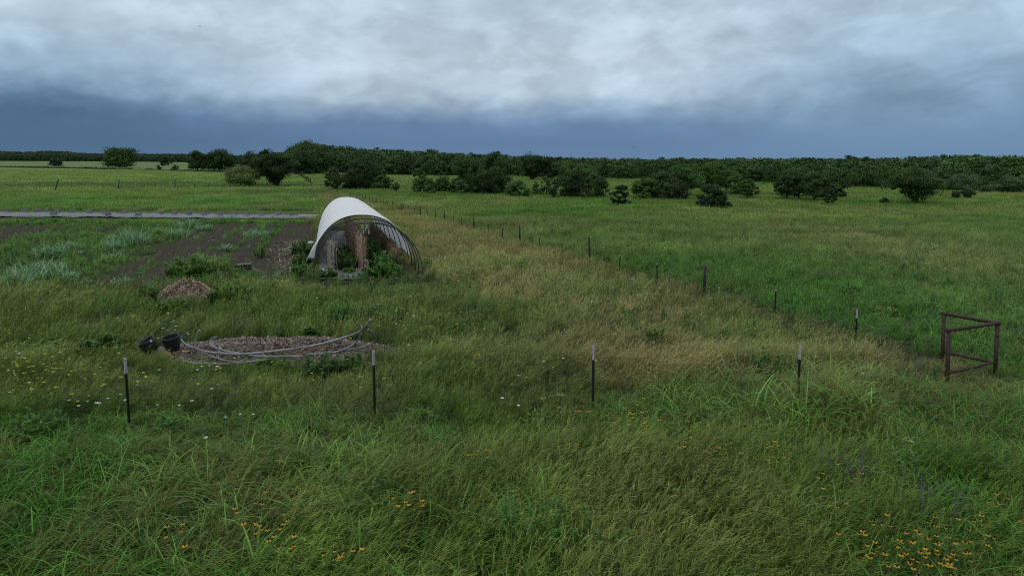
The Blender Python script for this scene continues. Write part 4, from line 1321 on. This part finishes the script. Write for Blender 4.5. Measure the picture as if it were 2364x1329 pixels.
# white lumps of sandbag at the mouth
def bag(p_, r_, label):
    import bmesh
    bm = bmesh.new(); bmesh.ops.create_icosphere(bm, subdivisions=3, radius=r_)
    for v_ in bm.verts:
        n_ = 1 + .22 * (vnoise(v_.co.x * 1 + 5, v_.co.y + v_.co.z, r_ * .7, 3) - .5)
        v_.co.x *= 1.3 * n_; v_.co.y *= .9 * n_; v_.co.z = v_.co.z * .6 * n_
    me_ = bpy.data.meshes.new('sandbag'); bm.to_mesh(me_); bm.free()
    for pl_ in me_.polygons: pl_.use_smooth = True
    o_ = link('sandbag', me_, M_PALE, None, tuple(p_)); props(o_, label, 'sandbag', 'pale sandbags at the tunnel mouth')


bag(at(747, 624, .12), .13, 'small pale bag inside the left foot of the tunnel')
bag(at(838, 602, .14), .17, 'pale bag at the foot of the middle vine row')
bag(at(718, 560, .1), .16, 'pale bag outside the left wall of the tunnel')

for s_, c_, n_, r_, h_, cl, lL, lW, lb in [
    (2.6, -.85, 34, .55, 1.0, (.040, .095, .020), .12, .035, 'round dark green bush between the vine rows at the tunnel mouth'),
    (5.0, -.85, 30, .55, .95, (.065, .105, .020), .11, .03, 'bush with a rusty orange top behind the dark round one in the tunnel'),
    (7.6, -.9, 26, .5, .8, (.035, .085, .018), .12, .035, 'low green bush deeper between the vine rows'),
    (1.5, -.75, 12, .3, .32, (.09, .19, .040), .10, .03, 'bright low seedling before the dark bush at the tunnel mouth'),
    (5.5, .75, 40, .6, 1.3, (.040, .110, .023), .14, .03, 'tall green weeds right of the middle vines in the tunnel'),
    (8.5, .7, 36, .6, 1.4, (.035, .095, .020), .14, .03, 'green weeds deep in the right half of the tunnel'),
    (2.4, .95, 46, .65, 1.0, (.075, .180, .053), .24, .022, 'bright grassy weeds in the right half of the tunnel mouth'),
    (.8, .9, 50, .7, .6, (.060, .165, .038), .15, .03, 'leafy weeds crowding the right front hoop'),
    (.3, -.1, 10, .3, .5, (.055, .145, .036), .15, .04, 'small weed on the ground cloth before the middle row'),
    (.2, -1.75, 16, .35, .5, (.045, .125, .032), .15, .04, 'leafy weed inside the left front hoop'),
    (1.6, -2.75, 40, .5, .7, (.055, .150, .036), .16, .04, 'leafy weeds outside the left front hoop'),
    (4.4, -3.0, 30, .45, .7, (.050, .130, .033), .16, .04, 'leafy weeds against the left wall of the film'),
    (8.5, -3.0, 36, .5, .8, (.050, .130, .036), .18, .035, 'weeds halfway along the left wall of the film'),
    (2.8, 3.2, 30, .5, .5, (.085, .175, .053), .18, .03, 'tall weeds outside the right front hoops'),
]:
    g = tp(s_, c_)
    me = npmesh('weed', *stems(int(n_ * 1.9), r_, h_, lL, lW * 1.5, cl, 38, .4))
    props(link('weed', me, M_PLANT, None, (g[0], g[1], float(hz(g[0], g[1])))), lb, 'plant', 'weeds in and around the tunnel')

# ------------------------------------------------------------------ fabric strip with its weights
f = [at(-420, 487)[:2], at(733, 497.5)[:2], at(733, 507)[:2], at(-420, 498.8)[:2]]
sheet('fabric_strip', f[0], f[1], f[2], f[3], 240, 8, M_FABRIC, .06, .11, 'long grey landscape fabric strip laid across the plot', 'ground cloth', None, .12)
blk = None
BX = [(15, 488), (56, 488.5), (89, 489), (110, 489), (133, 490.5), (167, 491), (207, 491.5), (241, 492), (289, 492.5), (372, 493.5), (404, 494), (437, 494.5), (471, 495), (508, 496),
      (541, 495.5), (570, 496), (604, 496.5), (643, 496.5), (675, 497), (124, 498), (250, 498.5), (320, 499)]
for i, (px, py) in enumerate(BX):
    g = at(px, py + 1.5)
    if blk is None:
        mb = MB(); mb.box((0, -.07, .1), (.40, .06, .20)); mb.box((0, .07, .1), (.40, .06, .20))
        for xx in (-.17, 0, .17): mb.box((xx, 0, .1), (.05, .0799, .196))
        blk = mb.build('concrete_block', M_BLOCK, None, bevel=.004); o = blk
    else:
        o = blk.copy(); COL.objects.link(o)
    o.location = (g[0], g[1], float(hz(g[0], g[1])) + .14); o.rotation_euler = (R(rng.uniform(-6, 6)), 0, rng.uniform(-.5, .5)); o.scale = (1.25, 1.25, 1.25)
    w_ = ['first', 'second', 'third', 'fourth', 'fifth', 'sixth', 'seventh', 'eighth', 'ninth', 'tenth', 'eleventh', 'twelfth', 'thirteenth', 'fourteenth', 'fifteenth',
          'sixteenth', 'seventeenth', 'eighteenth', 'nineteenth']
    lb = ('%s grey block from the left on the far edge of the fabric strip' % w_[i]) if i < 19 else \
        ['leftmost grey block on the near edge of the fabric strip', 'middle grey block on the near edge of the fabric strip', 'rightmost grey block on the near edge of the fabric strip'][i - 19]
    props(o, lb, 'block', 'concrete blocks weighing down the fabric strip')
g = at(711, 503.5); pal = empty('pallet', (g[0], g[1], float(hz(g[0], g[1])) + .22), 'pale slatted pallet at the tunnel end of the fabric strip', 'pallet')
for k in range(7):
    mb = MB(); mb.box((-.78 + .26 * k, 0, .06), (.12, .95, .02), .0); mb.build('slat', M_PALE, pal)
for yy in (-.4, 0, .4):
    mb = MB(); mb.box((0, yy, 0), (1.75, .08, .09)); mb.build('bearer', M_PALE, pal)


# ------------------------------------------------------------------ chip heaps
def heap(name, c, rx, ry, h, n, cols, label, seed, flat=1.4):
    k = 40; V = []
    def hh(u_, v_):
        r_ = math.hypot(u_, v_)
        prof = max(0, 1 - r_ ** flat)
        return h * prof * (.75 + .5 * vnoise(u_ * 3 + 9, v_ * 3 + 9, 1, seed)) - .03
    for j in range(k + 1):
        for i in range(k + 1):
            u_, v_ = -1.05 + 2.1 * i / k, -1.05 + 2.1 * j / k
            V.append((u_ * rx, v_ * ry, hh(u_, v_)))
    ii = np.arange((k + 1) ** 2).reshape(k + 1, k + 1)
    Q = np.stack([ii[:-1, :-1], ii[:-1, 1:], ii[1:, 1:], ii[1:, :-1]], -1).reshape(-1, 4)
    C0 = np.ones((len(V), 3)) * np.array(cols[0]) * .75
    parts = [(np.array(V), Q, C0)]
    a = rng.uniform(0, 6.28, n); r_ = np.sqrt(rng.uniform(0, 1, n)) * 1.0
    P_ = np.array([(math.cos(t_) * q_ * rx, math.sin(t_) * q_ * ry, hh(math.cos(t_) * q_, math.sin(t_) * q_) + .012) for t_, q_ in zip(a, r_)])
    L = rng.uniform(.035, .11, n)
    cc_ = np.array(cols)[rng.integers(0, len(cols), n)] * rng.uniform(.6, 1.35, (n, 1))
    parts.append(blades(P_, rng.uniform(0, 6.28, n), L, L * rng.uniform(.3, .6, n), rng.uniform(.9, 2.0, n), 0, cc_, 1, (1, .8)))
    v_, q_, c_ = joinb(parts)
    o = link(name, npmesh(name, v_, q_, c_), M_CHIP, None, (c[0], c[1], float(hz(c[0], c[1]))))
    props(o, label, 'wood chips')
    return hh


heap('wood_chip_bed', MUL, 3.55, 1.2, .36, 9000, [(.135, .108, .094), (.085, .066, .057), (.22, .19, .165), (.11, .074, .058)], 'wide low bed of grey brown wood chips under the bent pipes', 4, 2.2)
heap('wood_chip_heap', HEAP, 1.15, 1.0, .62, 6500, [(.34, .26, .205), (.26, .195, .15), (.43, .34, .27), (.17, .125, .095)], 'small pointed heap of tan wood chips by the vegetable patch', 8, 1.35)


# bent pipes; control points are photo positions with a height
def zo(x_, y_): return 240 + x_ * .32354, 620 + y_ * .32354
def pipe(name, pts, rad, mat, label, group='bent pipes lying over the wood chip bed'):
    P_ = [at(*zo(x_, y_), z_) for x_, y_, z_ in pts]
    # smooth through the points
    out = []
    for i in range(len(P_) - 1):
        p0, p1, p2, p3 = P_[max(i - 1, 0)], P_[i], P_[i + 1], P_[min(i + 2, len(P_) - 1)]
        for t_ in np.linspace(0, 1, 8, endpoint=False):
            out.append(.5 * (2 * p1 + (p2 - p0) * t_ + (2 * p0 - 5 * p1 + 4 * p2 - p3) * t_ ** 2 + (-p0 + 3 * p1 - 3 * p2 + p3) * t_ ** 3))
    out.append(P_[-1])
    mb = MB(); mb.tube(out, rad, 8)
    props(mb.build(name, mat, None, True), label, 'pipe', group)


pipe('bent_pipe', [(555, 478, .62), (570, 530, .45), (700, 585, .42), (900, 608, .42), (1050, 605, .44), (1300, 578, .48), (1500, 548, .55), (1700, 495, .72), (1830, 445, .95), (1905, 362, 1.3)],
     .030, M_PVC, 'longest grey bent pipe with its right end raised highest')
pipe('bent_pipe', [(640, 560, .46), (760, 622, .34), (900, 660, .28), (1000, 665, .26), (1120, 652, .28), (1260, 640, .3)], .022, M_PVC, 'grey pipe curving below the longest one at the left')
pipe('bent_pipe', [(805, 487, .72), (757, 508, .62), (775, 550, .5), (860, 585, .46), (960, 602, .44), (1120, 625, .38), (1280, 626, .36), (1420, 622, .36)], .024, M_PVC, 'grey pipe hooked back at its left end on the chip bed')
pipe('bent_pipe', [(1838, 455, .85), (1825, 490, .7), (1790, 530, .55), (1740, 565, .46), (1640, 600, .40)], .022, M_PVC, 'short grey pipe rising under the raised right end')
pipe('bent_pipe', [(1885, 432, .95), (1930, 488, .7), (1905, 535, .5), (1790, 572, .42), (1600, 600, .36), (1440, 612, .34)], .024, M_PVC, 'grey pipe hooked back at its right end')
pipe('bent_pipe', [(575, 655, .25), (620, 668, .22), (720, 676, .2), (900, 678, .2), (1090, 668, .22)], .018, M_PVC, 'thin grey pipe lowest in front of the chip bed')
pipe('bent_pipe', [(685, 438, .8), (660, 485, .62), (645, 535, .45)], .024, M_PVC, 'short straight grey pipe end pointing up right of the black pots')
pipe('rusty_rod', [(1692, 370, 1.0), (1690, 410, .85), (1672, 455, .66), (1635, 505, .5)], .026, M_RUST, 'rusty rod curving up behind the right end of the chip bed', 'rusty rods lying about the wood chip bed')
pipe('rusty_rod', [(1834, 398, 1.05), (1842, 430, .95), (1838, 470, .8)], .020, M_RUST, 'short rusty end beside the raised grey pipe end', 'rusty rods lying about the wood chip bed')
pipe('rusty_rod', [(1390, 612, .4), (1480, 580, .43), (1560, 552, .46)], .022, M_RUST, 'rusty rod lying flat on the chip bed right of its middle', 'rusty rods lying about the wood chip bed')
pipe('rusty_rod', [(440, 590, .22), (480, 622, .16), (500, 640, .1)], .022, M_RUST, 'rusty rod end below the right black pot', 'rusty rods lying about the wood chip bed')


# black nursery pots
def pot(px, py, h, r1, r2, rx_, ry_, rz_, label):
    g = at(px, py, .16)
    e = empty('plant_pot', tuple(g), label, 'plant pot', 'black plastic pots by the chip bed', rz_)
    e.rotation_euler = (rx_, ry_, rz_)
    n = 28; mb = MB(); vs, fs = [], []
    prof = [(0, 0.0), (r2 * .9, 0), (r2, .02), (r1 * .97, h * .86), (r1 * .975, h), (r1 * .93, h), (r1 * .92, h * .86), (r2 * .95, .035), (0, .035)]
    for r_, z_ in prof:
        for k in range(n): vs.append((r_ * math.cos(k * 6.2832 / n), r_ * math.sin(k * 6.2832 / n), z_))
    for i in range(len(prof) - 1):
        for k in range(n):
            a, b_ = i * n + k, i * n + (k + 1) % n
            fs.append((a, b_, b_ + n, a + n))
    mb.add(vs, fs); mb.build('pot_body', M_POT, e, True)
    mb = MB(); ring = [(r1 * 1.0 * math.cos(k * 6.2832 / n), r1 * math.sin(k * 6.2832 / n), h * .985) for k in range(n + 1)]
    mb.tube(ring, .014, 6, False); mb.build('rim', M_POT, e, True)
    return e


e = pot(353, 813, .39, .21, .165, R(10), R(-24), .2, 'left black plastic pot leaning over to the left')
mb = MB(); mb.box((.17, -.15, .35), (.06, .01, .05), .75); mb.build('tag', M_PALE, e)
pot(400, 806, .38, .22, .175, R(8), R(-10), .4, 'right black plastic pot standing nearly upright')

g = at(562, 623); mb = MB()
mb.box((0, 0, .13), (.62, .42, .24), .15); mb.box((.03, .0, .27), (.66, .46, .05), .17)
props(mb.build('black_crate', M_POT, None, bevel=.02), 'black crate half sunk in weeds beside the yellow flowers', 'crate'); bpy.data.objects['black_crate'].location = (g[0], g[1], .0)

# pale corn debris on the soil beside the tunnel
n = 320; P_ = []
for _ in range(n):
    s_, c_ = rng.uniform(1.5, 16), -3.3 - rng.uniform(0, 1.7) * rng.uniform(.4, 1)
    P_.append(tp(s_, c_))
P_ = np.array(P_); P_[:, 2] = hz(P_[:, 0], P_[:, 1]) + .04
d = blades(P_, rng.uniform(0, 6.28, n), rng.uniform(.12, .55, n), rng.uniform(.015, .04, n), rng.uniform(1.2, 1.6, n), rng.uniform(-.1, .3, n), jit(n, (.32, .27, .21), .35), 2, (1, 1, .5))
o = link('stalk_debris', npmesh('stalk_debris', *d), M_PLANT); props(o, 'pale dry stalks littering the dark soil left of the tunnel', kind='stuff')


# ------------------------------------------------------------------ fences
def tpost(parent, x_, y_, h, white=.32, lean=(0, 0), s=1.0, nm='post', z0=0.0, detail=True):
    """steel T post with studs and pale tip; coordinates relative to the fence's Empty"""
    mb = MB(); hd = h - white
    mb.box((x_, y_, z0 + hd / 2 - .1), (.048 * s, .007 * s, hd + .2), 0, lean)
    mb.box((x_, y_ - .02 * s, z0 + hd / 2 - .1), (.007 * s, .033 * s, hd + .2), 0, lean)
    if detail:
        for k in range(int(hd / .055)):
            zz = .05 + k * .055
            mb.box((x_ + lean[0] * (zz + .1), y_ + .0085 * s + lean[1] * zz, z0 + zz), (.018 * s, .010 * s, .018))
    p_ = mb.build(nm, M_TPOST, parent)
    if white > 0:
        mb = MB()
        mb.box((x_ + lean[0] * (hd + .1), y_ + lean[1] * (hd + .1), z0 + hd + white / 2), (.050 * s, .009 * s, white), 0, lean)
        mb.box((x_ + lean[0] * (hd + .1), y_ - .021 * s + lean[1] * (hd + .1), z0 + hd + white / 2), (.009 * s, .035 * s, white), 0, lean)
        mb.build('pale_tip', M_WHITE, p_)
    return p_


# near fence
PB = at(2190, 0)  # unused height placeholder
def foot(px, pytop, z): q_ = at(px, pytop, z); return q_[0], q_[1]
fps = [(289, 826, 1.45, -.03), (862, 808, 1.45, -.01), (1370, 797, 1.45, 0.0), (1847, 796, 1.42, .01)]
g0 = foot(862, 808, 1.45)
nf = empty('wire_fence', (g0[0], g0[1], 0), 'near wire mesh fence on four dark steel posts with pale tips', 'fence')
NP = []
xs = [foot(px, pt, h) for px, pt, h, ln in fps]
for (px, pt, h, ln), (fx, fy) in zip(fps, xs):
    tpost(nf, fx - g0[0] - ln * h, fy - g0[1], h, .30, (-ln * -1, 0), 1.1)
    NP.append(np.array((fx - g0[0], fy - g0[1])))
BR = [(foot(2179.5, 725, 1.3)), (foot(2191, 764, 1.3)), (foot(2303, 746, 1.3))]
NPw = [NP[0] + (NP[0] - NP[1])] + NP + [np.array(BR[1]) - np.array(g0)]
tpost(nf, NPw[0][0], NPw[0][1], 1.45, .30, (0, 0), 1.1)
for zz in (.12, .30, .48, .66, .84, 1.02, 1.18):
    mb = MB(); mb.tube([(p_[0], p_[1] + .02, zz + (.0 if i % 2 else -.012)) for i, p_ in enumerate(NPw)], .0032, 4); mb.build('line_wire', M_WIRE, nf)
mb = MB()
for i in range(len(NPw) - 1):
    a, b_ = NPw[i], NPw[i + 1]; k = int(np.linalg.norm(b_ - a) / .30)
    for j in range(1, k):
        p_ = a + (b_ - a) * j / k
        mb.tube([(p_[0], p_[1] + .02, .1), (p_[0] + .004, p_[1] + .02, 1.17)], .0022, 3, False)
mb.build('mesh_wire', M_WIRE, nf)

# pipe corner brace
A_, B_, C_ = [np.array(q_) for q_ in BR]
o0 = C_
br = empty('pipe_brace', (C_[0], C_[1], 0), 'rusty brown pipe corner brace of three posts and four rails', 'fence corner')
def rel(p_, z): return (p_[0] - o0[0], p_[1] - o0[1], z)
for p_ in (A_, B_, C_):
    mb = MB(); mb.tube([rel(p_, -.25), rel(p_, 1.30)], .047, 14); mb.build('post', M_RUSTP, br, True)
def rail(p_, q_, za, zb):
    d_ = (q_ - p_) / np.linalg.norm(q_ - p_)
    mb = MB(); mb.tube([rel(p_ - d_ * (.06 if za > 1 else -.04), za), rel(q_ + d_ * (.06 if za > 1 else -.04), zb)], .043 if za > 1 else .036, 12); mb.build('rail', M_RUSTP, br, True)
rail(A_, C_, 1.31, 1.305); rail(B_, C_, 1.32, 1.30); rail(A_, C_, .33, .32); rail(B_, C_, .31, .35)
mb = MB()
for zz in (.55, .62, .98, 1.0):
    ring = [(math.cos(t_) * .051, math.sin(t_) * .051, zz + .01 * math.sin(t_ * 3)) for t_ in np.linspace(0, 6.28, 14)]
    mb.tube(ring, .004, 4, False)
mb.tube([(0, 0.05, .6), (-.18, .1, .62), (-.3, .16, .58)], .003, 4)
mb.build('tie_wire', M_WIRE, br)

# long fence
TALL = [(1627, 612, 1.35), (1361, 547.5, 1.45), (1200, 523, 1.42), (1094, 500, 1.45), (1026, 487, 1.42), (970, 476, 1.4), (930, 469, 1.4), (926, 469.5, 1.4), (893.5, 462, 1.4), (868, 455.5, 1.4),
        (844, 450, 1.4), (824, 446, 1.35), (808, 443, 1.35), (779, 436, 1.35), (766, 433, 1.2), (742, 428, 1.3), (722, 421, 1.5), (719, 421, 1.5)]
TS = [(1978, 713.5, 1.02), (1791, 668, 1.02), (1518, 608, .95), (1429, 591, .95), (1298, 558, .95), (1245, 549, .95), (1160, 535, .95), (1127, 526, .95), (1066, 511, .9), (1047, 504, .9), (1006, 494, .9),
      (988, 490, .9), (956, 483, .9), (943, 483, .9), (916, 474, .9), (906, 470, .9), (885, 469, .9), (877, 468, .9), (860, 464, .9), (853, 462, .9), (837, 459, .9), (831, 456, .9)]
lf = empty('long_fence', (FX(40), 40, 0), 'long fence of dark timber posts and steel posts running away to the woods', 'fence')
LW = []
def online(px):   # where the pixel column meets the fence line
    # x/depth = k ; x = 18.3-.43 y ; depth = y*CP + CAM_H*SP (ground)
    k = (px - 1182) / F
    y_ = (18.3 - k * (CAM_H) * SP * .8) / (.43 + k * CP)
    return 18.3 - .43 * y_, y_
for px, pt, hd in TALL:
    if px > 724: x_, y_ = online(px)
    else: q_ = at(px, 429); x_, y_ = q_[0], q_[1]
    top = atY(px, pt, y_)[2]
    mb = MB(); r_ = .055
    lx = rng.normal(0, .02)
    mb.tube([(x_ - FX(40) - lx, y_ - 40, -.2), (x_ - FX(40), y_ - 40, top * .5), (x_ - FX(40) + lx, y_ - 40, top)], [r_ * 1.05, r_, r_ * .92], 9)
    mb.build('timber_post', M_POSTW, lf, True); LW.append((y_, x_))
for px, pt, hd in TS:
    x_, y_ = online(px); top = atY(px, pt, y_)[2]
    tpost(lf, x_ - FX(40), y_ - 40, max(.85, top), .26 if y_ < 22 else (.05 if y_ < 40 else 0), (rng.normal(0, .015), 0), 1.0, 'steel_post', 0, y_ < 30)
# far leg
q1, q2 = at(720, 429), at(688, 405)
for k in range(1, 26):
    p_ = q1 + (q2 - q1) * k / 25
    mb = MB(); hh_ = rng.uniform(1.1, 1.6)
    mb.tube([(p_[0] - FX(40), p_[1] - 40, -.1), (p_[0] - FX(40) + rng.normal(0, .05), p_[1] - 40, hh_)], .06, 5); mb.build('timber_post', M_POSTW, lf)
for zz in (.18, .34, .52, .72, .92, 1.12):
    mb = MB()
    yy = np.concatenate([[BR[0][1]], np.arange(20, 134, 3.0)])
    mb.tube([((BR[0][0] if k == 0 else FX(v_)) - FX(40), v_ - 40, zz * (1 if k else .9) + rng.normal(0, .006)) for k, v_ in enumerate(yy)], .0028, 4, False); mb.build('line_wire', M_WIRE, lf)
mb = MB()
for v_ in np.arange(17.6, 62, .32):
    mb.tube([(FX(v_) - FX(40), v_ - 40, .1), (FX(v_) - FX(40) + .003, v_ - 40, .92)], .0018, 3, False)
mb.build('mesh_wire', M_WIRE, lf)
mb = MB(); mb.tube([(q1[0] - FX(40), q1[1] - 40, 1.1), (q2[0] - FX(40), q2[1] - 40, 1.1)], .01, 4); mb.build('line_wire', M_WIRE, lf)

# leaning fence in the left field
LF = [(125.8, 442.7, 135.4, 413.6, .09), (189.5, 442, 189, 423, .035), (238, 439, 237.5, 421, .035), (272, 440, 275.5, 415.5, .08), (330, 439, 330.5, 426, .03),
      (404, 437, 404, 414.5, .075), (447.6, 434.5, 450.2, 423, .08), (480, 433.5, 483, 423, .07), (496, 433.5, 499, 427.5, .06), (510.3, 434, 513.6, 427, .07), (524, 434, 524, 429, .04),
      (534, 433, 534, 429, .04), (583, 431, 583, 419, .06), (588, 431, 591, 418, .10), (596, 428, 596, 417, .06), (603, 428, 606, 416, .06)]
g0 = at(272, 440)
ff = empty('leaning_fence', tuple(g0), 'old fence of leaning dark posts across the left field', 'fence')
pv = []
for bx, by, tx, ty, r_ in LF:
    b0 = at(bx, by); t0 = atY(tx, ty, b0[1])
    mb = MB(); mb.tube([b0 - g0 - np.array((0, 0, .2)), (b0 + t0) / 2 - g0, t0 - g0], [r_ * 1.05, r_, r_ * .9], 7); mb.build('post', M_POSTW, ff, True); pv.append((b0, t0))
b0 = at(288, 442); mb = MB(); mb.tube([b0 - g0, atY(276, 426, b0[1] + 1) - g0], .03, 5); mb.build('prop', M_POSTW, ff)
for f_ in (.35, .6, .85):
    mb = MB(); mb.tube([(b_ * (1 - f_) + t_ * f_) - g0 for b_, t_ in pv[:12]], .006, 4, False); mb.build('line_wire', M_WIRE, ff)
# far fence
g0 = at(250, 390.5)
fr = empty('far_fence', tuple(g0), 'far thin fence with overgrown foot across the left fields', 'fence')
FP = [(-60, 385.5), (0, 386.2), (211, 390), (340, 393.5), (500, 399), (560, 401)]
for px in list(range(-40, 560, 19)) + [110]:
    py = np.interp(px, [p_[0] for p_ in FP], [p_[1] for p_ in FP]); b0 = at(px, py)
    hh_ = 2.9 if px == 110 else rng.uniform(1.1, 1.9)
    mb = MB(); mb.tube([b0 - g0, b0 - g0 + (rng.normal(0, .08), 0, hh_)], .09 if px == 110 else .07, 5); mb.build('post', M_POSTW, fr)
n = 5200; px = rng.uniform(-60, 560, n); py = np.interp(px, [p_[0] for p_ in FP], [p_[1] for p_ in FP])
bs = np.array([at(a_, b_) for a_, b_ in zip(px, py)]) - g0; bs[:, :2] += rng.normal(0, .7, (n, 2)); 
hv = .6 + 1.1 * vnoise(px, px * 0, 9, 4)
d = blades(bs, rng.uniform(0, 6.28, n), rng.uniform(.5, 1.1, n) * hv, .25, rng.uniform(0, .6, n), .4, jit(n, (.035, .060, .026), .35), 2)
o = link('hedge_growth', npmesh('hedge_growth', *[np.asarray(q_) if i_ else q_ + g0 for i_, q_ in enumerate(d)]), M_PLANT)
props(o, 'dark weeds grown up along the far fence', kind='stuff')

# ------------------------------------------------------------------ birds
for px, py, sp_, lb in [(1463, 340, 1.0, 'tiny dark bird low over the woods right of centre'), (461, 61, .6, 'tiny dark bird high in the bright cloud at the left')]:
    c_ = atY(px, py, 120.0); e = empty('bird', tuple(c_), lb, 'bird')
    mb = MB()
    mb.tube([(-.22, 0, 0), (-.12, 0, .01), (.05, 0, 0), (.2, 0, .02), (.28, 0, .02)], [.02, .05, .055, .035, .01], 8)
    mb.build('body', M_BIRD, e, True)
    for sg in (-1, 1):
        mb = MB(); mb.add([(0.08, 0, .02), (-.10, 0, .02), (-.12, sg * .3, .10), (.05, sg * .3, .12), (-.10, sg * .62, .04), (0, sg * .6, .05)],
                          [(0, 1, 2, 3), (3, 2, 4, 5)]); w_ = mb.build('wing', M_BIRD, e)
        m_ = w_.modifiers.new('thickness', 'SOLIDIFY'); m_.thickness = .012
    e.rotation_euler = (0, 0, R(70)); e.scale = (sp_, sp_, sp_)
